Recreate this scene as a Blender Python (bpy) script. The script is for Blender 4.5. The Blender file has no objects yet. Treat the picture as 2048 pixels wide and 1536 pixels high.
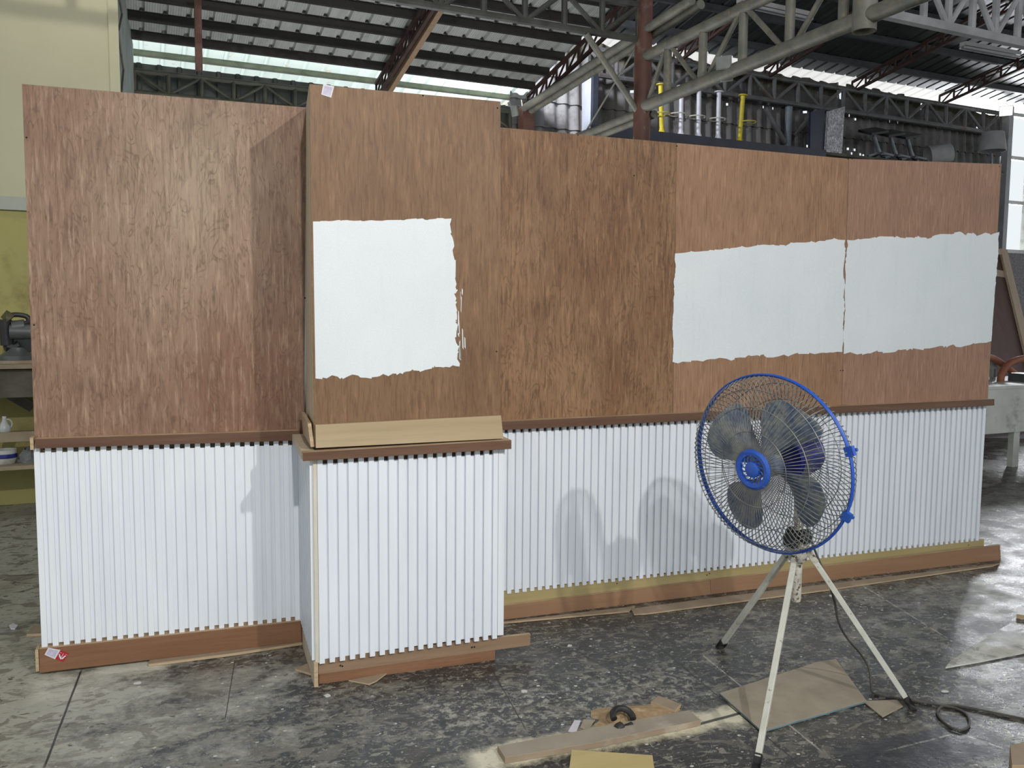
import bpy, bmesh, math, random
from mathutils import Vector, Matrix
random.seed(7)
SC = bpy.context.scene
COL = SC.collection

# ------------------------------------------------------------------ camera
CAM = Vector((.678, -3.893, 1.533)); YAW, PIT, ROL, FPX = .3451, -.0865, .008, 1697.
_f = Vector((math.sin(YAW)*math.cos(PIT), math.cos(YAW)*math.cos(PIT), math.sin(PIT)))
_r0 = Vector((math.cos(YAW), -math.sin(YAW), 0)); _u0 = _r0.cross(_f)
_r = math.cos(ROL)*_r0 + math.sin(ROL)*_u0; _u = -math.sin(ROL)*_r0 + math.cos(ROL)*_u0
cd = bpy.data.cameras.new('camera'); cam = bpy.data.objects.new('camera', cd); COL.objects.link(cam)
cam.matrix_world = Matrix(((_r.x, _u.x, -_f.x, CAM.x), (_r.y, _u.y, -_f.y, CAM.y), (_r.z, _u.z, -_f.z, CAM.z), (0, 0, 0, 1)))
cd.sensor_width = 36; cd.lens = FPX/2048*36; cd.clip_end = 200; cd.clip_start = .05
SC.camera = cam

# ------------------------------------------------------------------ world, lamps, exposure
W = bpy.data.worlds.new('sky'); SC.world = W; W.use_nodes = True
bg = W.node_tree.nodes['Background']; bg.inputs[0].default_value = (.91, .965, 1, 1); bg.inputs[1].default_value = .98
def lamp(name, loc, aim, power, size, color=(1, 1, 1), spread=180):
    d = bpy.data.lights.new(name, 'AREA'); d.energy = power; d.size = size; d.color = color; d.shape = 'DISK'; d.spread = math.radians(spread)
    o = bpy.data.objects.new(name, d); COL.objects.link(o); o.location = loc
    o.rotation_euler = (Vector(aim)-Vector(loc)).to_track_quat('-Z', 'Y').to_euler()
lamp('flood_lamp', (3.75, -6.95, 4.75), (.7, 0, 1.3), 66, .15, (1, .97, .93), 100)
lamp('flood_lamp.001', (.9, -6.95, 4.6), (1.3, 0, 1.2), 68, .15, (1, .98, .95), 100)
sd_ = bpy.data.lights.new('sun', 'SUN'); sd_.energy = 1.4; sd_.angle = .02; so_ = bpy.data.objects.new('sun', sd_); COL.objects.link(so_)
so_.rotation_euler = Vector((-.15, -.62, -.9)).to_track_quat('-Z', 'Y').to_euler()      # stands behind the back wall, high
lamp('back_bay_fill', (2.6, 4.6, .5), (2.6, 4.9, 4.), 115, 2.6, (.95, .98, 1))  # unseen fill added behind the partition to brighten the roof underside
lamp('roof_gap_light', (4.1, 5.3, 4.95), (4.55, 6.45, 4.2), 95, .25, (.86, .90, 1))  # unseen area lamp added as daylight between the roofs, brightens the corrugated wall
sp_ = bpy.data.lights.new('side_spot', 'SPOT'); sp_.energy = 52; sp_.spot_size = math.radians(120); sp_.spot_blend = .6; sp_.shadow_soft_size = .07; sp_.color = (1, .98, .9)
so2 = bpy.data.objects.new('side_spot', sp_); COL.objects.link(so2); so2.location = (.1, 2.08, 4.88)     # lamp under the roof that lights the cream room wall past the girder
so2.rotation_euler = (Vector((-.6, 3.5, 3.6))-Vector((.1, 2.08, 4.88))).to_track_quat('-Z', 'Y').to_euler()
lamp('window_light', (14.6, 7.9, 3.75), (4.5, 0, 0), 420, 1.9, (.93, .96, 1))
SC.view_settings.view_transform = 'Standard'; SC.view_settings.look = 'None'
SC.view_settings.exposure = -0.06; SC.view_settings.gamma = 1; SC.view_settings.use_curve_mapping = False

# ------------------------------------------------------------------ geometry helpers
def ray(x, y): return (x-1024)/FPX*_r - (y-768)/FPX*_u + _f
def up(x, y, n, d):
    n = Vector(n); r = ray(x, y); return CAM + r*((d - n.dot(CAM))/n.dot(r))
def PY(x, y, Y=0.): return up(x, y, (0, 1, 0), Y)
def PZ(x, y, z=0.): return up(x, y, (0, 0, 1), z)
PHI = math.radians(4.5)                       # the hall stands turned against the partition
BU = Vector((math.cos(PHI), math.sin(PHI), 0)); BV = Vector((-math.sin(PHI), math.cos(PHI), 0))
def B(u, v, z): return Vector((CAM.x, CAM.y, 0)) + BU*u + BV*v + Vector((0, 0, z))
def HV(x, y, v): return up(x, y, BV, BV.dot(CAM)+v)      # point on the hall plane v
def HU(x, y, u): return up(x, y, BU, BU.dot(CAM)+u)
ZUP = Vector((0, 0, 1))

class MB:
    def __init__(s): s.v = []; s.f = []; s.m = []; s.sm = []
    def add(s, vs, fs, m=0, smooth=False):
        o = len(s.v); s.v += [Vector(p) for p in vs]
        for f in fs: s.f.append([i+o for i in f]); s.m.append(m); s.sm.append(smooth)
    def hexa(s, a, b, m=0, me=None):           # a: 4 front points ccw, b: 4 back points
        me = m if me is None else me
        o = len(s.v); s.v += [Vector(p) for p in list(a)+list(b)]
        for f, mm in (([0, 1, 2, 3], m), ([7, 6, 5, 4], m), ([0, 4, 5, 1], me), ([1, 5, 6, 2], me), ([2, 6, 7, 3], me), ([3, 7, 4, 0], me)):
            s.f.append([i+o for i in f]); s.m.append(mm); s.sm.append(False)
    def box(s, c, h, ax=None, m=0, me=None):
        X, Y, Z = ax or (Vector((1, 0, 0)), Vector((0, 1, 0)), ZUP); c = Vector(c)
        P = lambda i, j, k: c+X*h[0]*i+Y*h[1]*j+Z*h[2]*k
        s.hexa([P(-1, -1, -1), P(1, -1, -1), P(1, -1, 1), P(-1, -1, 1)], [P(-1, 1, -1), P(1, 1, -1), P(1, 1, 1), P(-1, 1, 1)], m, me)
    def slab(s, pts, off, m=0, me=None):       # polygon extruded by off
        me = m if me is None else me
        n = len(pts); off = Vector(off); o = len(s.v); s.v += [Vector(p) for p in pts]+[Vector(p)+off for p in pts]
        s.f.append([o+i for i in range(n)]); s.m.append(m); s.sm.append(False)
        s.f.append([o+n+i for i in reversed(range(n))]); s.m.append(m); s.sm.append(False)
        for i in range(n):
            j = (i+1) % n; s.f.append([o+i, o+n+i, o+n+j, o+j]); s.m.append(me); s.sm.append(False)
    def tube(s, pts, r, n=10, m=0, cap=True, closed=False):
        pts = [Vector(p) for p in pts]; k = len(pts); rs = r if isinstance(r, (list, tuple)) else [r]*k
        rings = []; ref = None
        for i, p in enumerate(pts):
            if closed: t = pts[(i+1) % k]-pts[i-1]
            else: t = (pts[min(i+1, k-1)]-pts[max(i-1, 0)])
            t = t.normalized()
            if ref is None: ref = t.orthogonal().normalized()
            ref = (ref - t*ref.dot(t)).normalized(); b = t.cross(ref)
            rings.append([p+rs[i]*(math.cos(2*math.pi*a/n)*ref+math.sin(2*math.pi*a/n)*b) for a in range(n)])
        o = len(s.v)
        for q in rings: s.v += q
        R_ = k if closed else k-1
        for i in range(R_):
            for a in range(n):
                c = (a+1) % n; j = (i+1) % k
                s.f.append([o+i*n+a, o+i*n+c, o+j*n+c, o+j*n+a]); s.m.append(m); s.sm.append(n > 5)
        if cap and not closed:
            s.f.append([o+a for a in reversed(range(n))]); s.m.append(m); s.sm.append(False)
            s.f.append([o+(k-1)*n+a for a in range(n)]); s.m.append(m); s.sm.append(False)
    def bar(s, p, q, w, h, side=None, m=0):    # rectangular bar
        p, q = Vector(p), Vector(q); t = (q-p).normalized(); sd = Vector(side) if side else t.cross(ZUP)
        if sd.length < 1e-4: sd = Vector((1, 0, 0))
        sd = (sd-t*sd.dot(t)).normalized(); b = sd.cross(t)
        s.box((p+q)/2, ((q-p).length/2, w/2, h/2), (t, sd, b), m)
    def lathe(s, c, axis, prof, n=24, m=0):    # prof: (radius, height along axis)
        axis = Vector(axis).normalized(); a = axis.orthogonal().normalized(); b = axis.cross(a); c = Vector(c); o = len(s.v)
        for r, h in prof:
            s.v += [c+axis*h+max(r, 1e-5)*(math.cos(2*math.pi*i/n)*a+math.sin(2*math.pi*i/n)*b) for i in range(n)]
        for k in range(len(prof)-1):
            for i in range(n):
                j = (i+1) % n; s.f.append([o+k*n+i, o+k*n+j, o+(k+1)*n+j, o+(k+1)*n+i]); s.m.append(m); s.sm.append(True)
    def build(s, name, mats, parent=None, bevel=0, org=None, sharp=35):
        me = bpy.data.meshes.new(name); w = Vector((0, 0, 0)); q = parent
        while q is not None: w += q.location; q = q.parent
        if parent is None and org is not None: w = Vector(org)
        me.from_pydata([p-w for p in s.v], [], s.f)
        for M_ in (mats if isinstance(mats, (list, tuple)) else [mats]): me.materials.append(M_)
        for i, p in enumerate(me.polygons): p.material_index = s.m[i]; p.use_smooth = s.sm[i]
        bm = bmesh.new(); bm.from_mesh(me)
        bmesh.ops.recalc_face_normals(bm, faces=bm.faces)
        big = [f for f in bm.faces if len(f.verts) > 4]
        if big: bmesh.ops.triangulate(bm, faces=big)
        bm.to_mesh(me); bm.free()
        try: me.set_sharp_from_angle(angle=math.radians(sharp))
        except Exception: pass
        o = bpy.data.objects.new(name, me); COL.objects.link(o)
        if parent is not None: o.parent = parent
        elif org is not None: o.location = w
        if bevel:
            bv = o.modifiers.new('bevel', 'BEVEL'); bv.width = bevel; bv.segments = 2; bv.limit_method = 'ANGLE'
        return o

def thing(name, label, cat, loc=(0, 0, 0), group=None):
    o = bpy.data.objects.new(name, None); COL.objects.link(o); o.location = loc; o.empty_display_size = .1
    return tag(o, label, cat, group)
def tag(o, label, cat, group=None, kind=None):
    o['label'] = label; o['category'] = cat; o['kind'] = 'thing'
    if group: o['group'] = group
    if kind: o['kind'] = kind
    return o
def struct(o, label=None, cat=None):
    o['kind'] = 'structure'
    if label: o['label'] = label
    if cat: o['category'] = cat
    return o

# ------------------------------------------------------------------ materials
class N:
    def __init__(s, name):
        s.mat = bpy.data.materials.new(name); s.mat.use_nodes = True; s.t = s.mat.node_tree
        s.b = s.t.nodes['Principled BSDF']
    def n(s, typ, props=None, **inp):
        k = s.t.nodes.new(typ)
        for a, v in (props or {}).items(): setattr(k, a, v)
        for a, v in inp.items():
            a = a.replace('_', ' ')
            s.set(k.inputs[int(a[1:])] if a[0] == 'i' and a[1:].isdigit() else k.inputs[a], v)
        return k
    def set(s, sock, v):
        if hasattr(v, 'is_linked') or isinstance(v, bpy.types.NodeSocket): s.t.links.new(v, sock)
        elif isinstance(v, tuple) and len(v) == 3 and sock.type == 'RGBA': sock.default_value = (*v, 1)
        else: sock.default_value = v
    def obj(s): return s.n('ShaderNodeTexCoord').outputs['Object']
    def mapv(s, v, scale=(1, 1, 1), loc=(0, 0, 0), rot=(0, 0, 0)):
        return s.n('ShaderNodeMapping', i0=v, Scale=scale, Location=loc, Rotation=rot).outputs[0]
    def noise(s, v, scale, detail=3, rough=.55, dist=0):
        return s.n('ShaderNodeTexNoise', Vector=v, Scale=float(scale), Detail=float(detail), Roughness=rough, Distortion=float(dist)).outputs['Fac']
    def math(s, op, a, b=0., c=0., clamp=False):
        return s.n('ShaderNodeMath', {'operation': op, 'use_clamp': clamp}, i0=a, i1=b, i2=c).outputs[0]
    def rng(s, v, a, b, c=0., d=1.):
        return s.n('ShaderNodeMapRange', None, Value=v, i1=a, i2=b, i3=c, i4=d).outputs[0]
    def mix(s, f, a, b, blend='MIX'):
        k = s.n('ShaderNodeMix', {'data_type': 'RGBA', 'blend_type': blend})
        s.set(k.inputs[0], f); s.set(k.inputs[6], a); s.set(k.inputs[7], b); return k.outputs[2]
    def bump(s, h, strength, dist):
        s.set(s.b.inputs['Normal'], s.n('ShaderNodeBump', None, Strength=strength, Distance=dist, Height=h).outputs[0])
    def fin(s, col, rough=.6, metal=0., spec=.5):
        s.set(s.b.inputs['Base Color'], col); s.set(s.b.inputs['Roughness'], rough); s.set(s.b.inputs['Metallic'], metal)
        s.b.inputs['Specular IOR Level'].default_value = spec
        return s.mat

def surf(name, c1, c2=None, scale=6, stretch=(1, 1, 1), rough=.6, metal=0., spec=.5, lo=.35, hi=.65, detail=4, dirt=None, bump=0):
    k = N(name); v = k.obj(); c2 = c2 or tuple(x*.85 for x in c1)
    n = k.noise(k.mapv(v, stretch), scale, detail)
    col = k.mix(k.rng(n, lo, hi), c1, c2)
    if dirt:
        dc, ds, lo2, hi2 = dirt
        col = k.mix(k.rng(k.noise(v, ds, 5, .65), lo2, hi2), col, dc)
    if bump: k.bump(n, bump, .01)
    return k.fin(col, rough, metal, spec)

def ply(name, cA, cB, cD, seed, fig=.6, kfig=9., speck=.5, tone=1.3, pale=None):
    k = N(name); v = k.mapv(k.obj(), (1, 1, 1), (seed*3.1, seed*1.7, seed*2.3))
    t = k.rng(k.noise(k.mapv(v, (1, 1, .45)), tone, 4, .6), .34, .68)
    if pale:                                  # the sheet's own pale heart figure
        sp = k.n('ShaderNodeSeparateXYZ', i0=k.obj()); d = k.math('SQRT', k.math('ADD', k.math('POWER', k.math('DIVIDE', k.math('SUBTRACT', sp.outputs[0], pale[0]), pale[2]), 2.), k.math('POWER', k.math('DIVIDE', k.math('SUBTRACT', sp.outputs[2], pale[1]), pale[3]), 2.)))
        t = k.math('ADD', k.math('MULTIPLY', t, .55), k.rng(d, .2, 1.4, .62, -.12), 0., True)
    col = k.mix(t, cA, cB)
    wv = k.noise(k.mapv(v, (1, 1, .34)), 6.5, 3.5, .6, .35)               # rotary cut figure: contour lines of a stretched noise
    ln = k.math('PINGPONG', k.math('MULTIPLY', wv, kfig*3.6), 1.)
    ln = k.rng(ln, .0, .42, 1., 0.)
    gate = k.rng(k.noise(k.mapv(v, (1, 1, .5)), 17, 4, .6), .40, .60)
    col = k.mix(k.math('MULTIPLY', k.math('MULTIPLY', ln, gate), fig), col, cD)
    st = k.noise(k.mapv(v, (1, 1, .10)), 95, 4, .65, .4)                    # fine streaks
    col = k.mix(k.rng(st, .47, .68, 0., .55*speck+.25), col, cD)
    lt = k.noise(k.mapv(v, (1, 1, .12), (5, 5, 5)), 60, 4, .65)
    col = k.mix(k.rng(lt, .52, .74, 0., .55), col, tuple(min(1, x*1.5) for x in cB))
    mo = k.noise(k.mapv(v, (1, 1, .5), (2, 2, 2)), 5, 4, .6)
    col = k.mix(k.rng(mo, .5, .75, 0., .35), col, cD)
    k.bump(st, .08, .004)
    return k.fin(col, .55, 0, .3)

def wood(name, c1, c2, seed=0, along=0, rough=.5, scale=18., fine=1.):
    k = N(name); sc = [1, 1, 1]; sc[along] = .06
    v = k.mapv(k.obj(), tuple(sc), (seed, seed*2, seed*3))
    n = k.noise(v, scale, 4, .6, .6); m = k.noise(v, scale*6, 3, .6)
    col = k.mix(k.rng(n, .3, .7), c1, c2)
    col = k.mix(k.rng(m, .5, .75, 0., .5*fine), col, tuple(x*.55 for x in c1))
    k.bump(m, .06, .003)
    return k.fin(col, rough, 0, .35)

M = {}
M['ply_left'] = ply('ply_left', (0.219, 0.117, 0.074), (0.354, 0.260, 0.182), (0.094, 0.050, 0.030), 1, .55, 11, .5, 1.3, (.14, 2.05, .40, .55))
M['ply_column'] = ply('ply_column', (0.185, 0.104, 0.054), (0.215, 0.125, 0.069), (0.086, 0.044, 0.021), 2, .20, 6, .6, 1.6)
M['ply_speckled'] = ply('ply_speckled', (0.167, 0.081, 0.039), (0.288, 0.171, 0.091), (0.079, 0.037, 0.018), 3, .55, 10, .85, 2.0)
M['ply_mid'] = ply('ply_mid', (0.271, 0.154, 0.087), (0.317, 0.186, 0.112), (0.140, 0.075, 0.041), 4, .14, 5, .55, 1.6)
M['ply_right'] = ply('ply_right', (0.292, 0.166, 0.109), (0.328, 0.196, 0.133), (0.155, 0.083, 0.053), 5, .10, 5, .45, 1.6)
M['ply_edge'] = surf('ply_edge', (.50, .38, .24), (.36, .25, .145), 30, (.2, .2, 3), .7)
M['side_board'] = wood('side_board', (.60, .51, .38), (.50, .41, .295), 3, 2, .6, 12)
M['pale_board'] = wood('pale_board', (.45, .355, .225), (.37, .28, .165), 5, 0, .5, 7, .5)
M['ledge'] = wood('ledge', (.155, .086, .053), (.105, .052, .030), 7, 0, .4, 26)
M['plinth'] = wood('plinth', (.245, .126, .068), (.18, .088, .046), 8, 0, .42, 20)
M['plinth_right'] = wood('plinth_right', (.33, .195, .112), (.25, .138, .078), 9, 0, .45, 9, .6)
M['batten'] = wood('batten', (.40, .33, .16), (.32, .255, .11), 10, 0, .55, 9, .5)
M['batten_brown'] = wood('batten_brown', (.285, .19, .12), (.23, .15, .09), 11, 0, .55, 14, .7)
M['slat'] = surf('slat', (.75, .785, .83), (.70, .735, .785), 9, (1, 1, .2), .38, spec=.4)
M['bead'] = surf('bead', (.62, .59, .50), (.55, .51, .41), 12, rough=.5)
def paint():
    k = N('white_paint'); v = k.obj()
    col = k.mix(k.rng(k.noise(v, 2.2, 3), .35, .7), (.67, .71, .725), (.62, .665, .68))
    col = k.mix(k.rng(k.noise(k.mapv(v, (1, 1, .08)), 30, 3), .56, .8, 0., .35), col, (.55, .60, .60))
    col = k.mix(k.rng(k.noise(v, 160, 2), .45, .7, 0., .2), col, (.83, .85, .86))
    k.bump(k.noise(v, 160, 2), .12, .003)
    return k.fin(col, .45, 0, .4)
M['paint'] = paint()
M['hole'] = surf('hole', (.012, .009, .008), rough=.9)
M['red_steel'] = surf('red_steel', (.165, .072, .050), (.10, .042, .030), 5, rough=.6, dirt=((.24, .17, .13), 9, .58, .75))
M['red_lattice'] = surf('red_lattice', (.058, .023, .017), (.03, .013, .010), 8, rough=.7)
M['pipe'] = surf('pipe', (.235, .235, .20), (.155, .152, .13), 7, rough=.55, metal=.1, dirt=((.27, .24, .17), 18, .50, .68))
M['pipe_dark'] = surf('pipe_dark', (.10, .10, .088), (.06, .06, .052), 7, rough=.6, metal=.1)
M['pipe_white'] = surf('pipe_white', (.42, .42, .43), (.33, .33, .34), 7, rough=.55)
M['pipe_wall'] = surf('pipe_wall', (.155, .155, .155), (.105, .10, .10), 6, rough=.6, dirt=((.10, .045, .035), 8, .56, .72))
M['pipe_olive'] = surf('pipe_olive', (.085, .082, .062), (.05, .048, .038), 8, rough=.7)
M['post_blue'] = surf('post_blue', (.21, .25, .28), (.16, .19, .215), 7, rough=.5)
M['purlin_black'] = surf('purlin_black', (.020, .017, .015), (.012, .010, .009), 9, rough=.6)
M['purlin_grey'] = surf('purlin_grey', (.068, .072, .076), (.045, .048, .052), 9, rough=.6)
M['purlin_green'] = surf('purlin_green', (.30, .33, .24), (.22, .25, .17), 9, rough=.6)
def roofm(name, c1, c2, rough, metal, dirtc):
    k = N(name); v = k.mapv(k.obj(), (1, 1, 1), (0, 0, 0), (0, 0, -PHI))
    n = k.noise(k.mapv(v, (5, .7, 1)), 3, 4)
    col = k.mix(k.rng(n, .35, .65), c1, c2)
    corr = k.math('SINE', k.math('MULTIPLY', k.n('ShaderNodeSeparateXYZ', i0=v).outputs[0], 2*math.pi/.0236))
    col = k.mix(k.rng(k.noise(v, 5, 5, .65), .60, .74, 0., .5), col, dirtc)
    k.bump(corr, .35, .004)
    return k.fin(col, rough, metal, .5)
M['roof_grey'] = roofm('roof_grey', (.52, .525, .50), (.42, .425, .405), .38, .25, (.13, .115, .10))
M['roof_dark'] = roofm('roof_dark', (.055, .058, .058), (.035, .037, .037), .42, .3, (.10, .09, .08))
def trans(name, c, rust):
    k = N(name); v = k.obj()
    f = k.rng(k.noise(k.mapv(v, (1, 1, 1)), 2.6, 5, .7), .60, .72)
    col = k.mix(f, c, rust)
    tr = k.n('ShaderNodeBsdfTranslucent', Color=col); di = k.n('ShaderNodeBsdfDiffuse', Color=col)
    mx = k.n('ShaderNodeMixShader', i0=.72, i1=di.outputs[0], i2=tr.outputs[0])
    k.t.links.new(mx.outputs[0], k.t.nodes['Material Output'].inputs[0]); return k.mat
M['roof_clear'] = trans('roof_clear', (.80, .90, .84), (.62, .36, .16))
M['roof_clear_white'] = trans('roof_clear_white', (.86, .83, .80), (.60, .50, .40))
M['asbestos'] = surf('asbestos', (.205, .195, .19), (.125, .118, .113), 2.2, (1, 1, .35), .8, dirt=((.07, .064, .058), 3.2, .50, .70), bump=.15)
M['asbestos_moss'] = surf('asbestos_moss', (.135, .125, .095), (.072, .066, .050), 5, (1, 1, .4), .85, dirt=((.11, .115, .045), 4, .52, .68))
M['lap_shade'] = surf('lap_shade', (.045, .040, .037), rough=.9)  # dark lip colour, puts the shade under each sheet lap into the material
M['dark_sheet'] = surf('dark_sheet', (.062, .070, .062), (.042, .047, .042), 3, (1, 1, .3), .6)
M['cream'] = surf('cream', (.49, .47, .325), (.44, .42, .285), 1.5, rough=.75)
M['olive_wall'] = surf('olive_wall', (.37, .335, .12), (.31, .275, .09), 2, (1, 1, .4), .7, dirt=((.22, .18, .06), 3, .56, .75))
M['trim_grey'] = surf('trim_grey', (.40, .42, .36), rough=.7)
M['wall_side_grey'] = surf('wall_side_grey', (.27, .30, .28), (.20, .225, .21), 4, rough=.8)
M['white_dirty'] = surf('white_dirty', (.62, .63, .60), (.52, .53, .48), 5, rough=.45, dirt=((.30, .31, .27), 6, .55, .72))
M['grey_mesh'] = surf('grey_mesh', (.14, .12, .13), (.24, .22, .23), 30, rough=.7)
M['steel_navy'] = surf('steel_navy', (.030, .035, .052), (.020, .023, .035), 5, rough=.4)
M['sheet_light'] = surf('sheet_light', (.48, .50, .56), (.40, .42, .48), 5, rough=.5)
M['white_pole'] = surf('white_pole', (.72, .73, .78), rough=.35)
M['yellow_pole'] = surf('yellow_pole', (.70, .56, .035), (.55, .43, .03), 12, rough=.45)
M['ring'] = surf('ring', (.62, .60, .50), rough=.5)
M['ring_yellow'] = surf('ring_yellow', (.55, .47, .12), rough=.5)
def foil():
    k = N('foil'); v = k.obj()
    n = k.noise(k.mapv(v, (1, 1, .5)), 26, 4, .7, 1.2); k.bump(n, .9, .02)
    return k.fin(k.mix(k.rng(n, .4, .6), (.30, .30, .31), (.60, .60, .62)), .25, .5, .6)
M['foil'] = foil()
M['navy_board'] = surf('navy_board', (.018, .024, .05), (.030, .035, .06), 5, rough=.3)
M['black'] = surf('black', (.012, .012, .013), (.02, .02, .02), 8, rough=.5)
M['chrome_dull'] = surf('chrome_dull', (.24, .25, .27), (.16, .165, .18), 8, rough=.4, metal=.4)
M['shade_grey'] = surf('shade_grey', (.36, .355, .35), (.30, .295, .29), 6, rough=.8)
M['flood_grey'] = surf('flood_grey', (.33, .34, .32), (.25, .26, .25), 10, rough=.5)
M['tube_white'] = surf('tube_white', (.38, .36, .36), rough=.5)
M['hose'] = surf('hose', (.33, .115, .060), (.25, .085, .045), 12, rough=.6)
M['lean_ply'] = wood('lean_ply', (.115, .055, .043), (.075, .036, .030), 14, 2, .5, 9, .6)
M['lumber'] = wood('lumber', (.52, .40, .30), (.44, .33, .24), 15, 2, .6, 14, .4)
M['bench_wood'] = surf('bench_wood', (.13, .12, .09), (.07, .065, .05), 6, rough=.8)
M['bench_top'] = surf('bench_top', (.36, .29, .19), (.28, .22, .14), 6, rough=.7)
M['saw_grey'] = surf('saw_grey', (.13, .14, .14), (.09, .10, .10), 9, rough=.45, metal=.3)
M['saw_green'] = surf('saw_green', (.085, .075, .030), rough=.5)
M['jug'] = surf('jug', (.55, .57, .55), rough=.3)
M['tub_blue'] = surf('tub_blue', (.02, .03, .22), rough=.4)
M['rag'] = surf('rag', (.22, .225, .23), (.15, .155, .16), 20, rough=.9)
M['scrap'] = surf('scrap', (.34, .265, .185), (.28, .21, .145), 7, rough=.7, dirt=((.42, .37, .29), 5, .58, .75))
M['scrap_grey'] = surf('scrap_grey', (.36, .315, .25), (.29, .25, .195), 5, rough=.75, dirt=((.43, .38, .30), 6, .56, .72))
M['scrap_yellow'] = wood('scrap_yellow', (.55, .45, .215), (.48, .38, .165), 17, 0, .55, 10, .4)
M['board_brown'] = surf('board_brown', (.36, .31, .235), (.29, .25, .185), 8, rough=.7, dirt=((.26, .225, .18), 9, .58, .72))
M['edge_blue'] = surf('edge_blue', (.16, .24, .26), (.11, .165, .18), 12, (1, 1, 6), .6)
M['tag_white'] = surf('tag_white', (.66, .63, .68), (.58, .55, .62), 40, rough=.5)
M['tag_print'] = surf('tag_print', (.38, .36, .48), (.50, .48, .58), 60, rough=.5)
M['tag_red'] = surf('tag_red', (.38, .012, .022), rough=.5)
M['rubber'] = surf('rubber', (.014, .014, .015), (.035, .033, .03), 25, rough=.55)
M['cord'] = surf('cord', (.085, .078, .062), (.05, .046, .038), 20, rough=.55)
M['sawdust'] = surf('sawdust', (.42, .30, .165), (.30, .21, .12), 40, rough=.95, bump=.4)
M['fan_blue'] = surf('fan_blue', (.018, .085, .47), (.035, .12, .50), 14, rough=.38, dirt=((.25, .32, .50), 30, .62, .78))
M['fan_navy'] = surf('fan_navy', (.010, .016, .17), (.008, .012, .12), 10, rough=.35)
def blade():
    k = N('fan_blade'); v = k.obj()
    n = k.noise(v, 22, 4, .6)
    col = k.mix(k.rng(n, .38, .62), (.095, .135, .22), (.27, .29, .28))
    return k.fin(col, .5, 0, .4)
M['blade'] = blade()
M['wire'] = surf('wire', (.30, .30, .27), (.13, .14, .16), 18, rough=.5, metal=.3)
M['leg_white'] = surf('leg_white', (.60, .60, .53), (.50, .50, .43), 12, rough=.45, dirt=((.20, .15, .10), 38, .62, .72))
M['leg_rusty'] = surf('leg_rusty', (.56, .54, .46), (.40, .37, .30), 25, rough=.55, dirt=((.07, .045, .03), 45, .52, .62))

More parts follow.
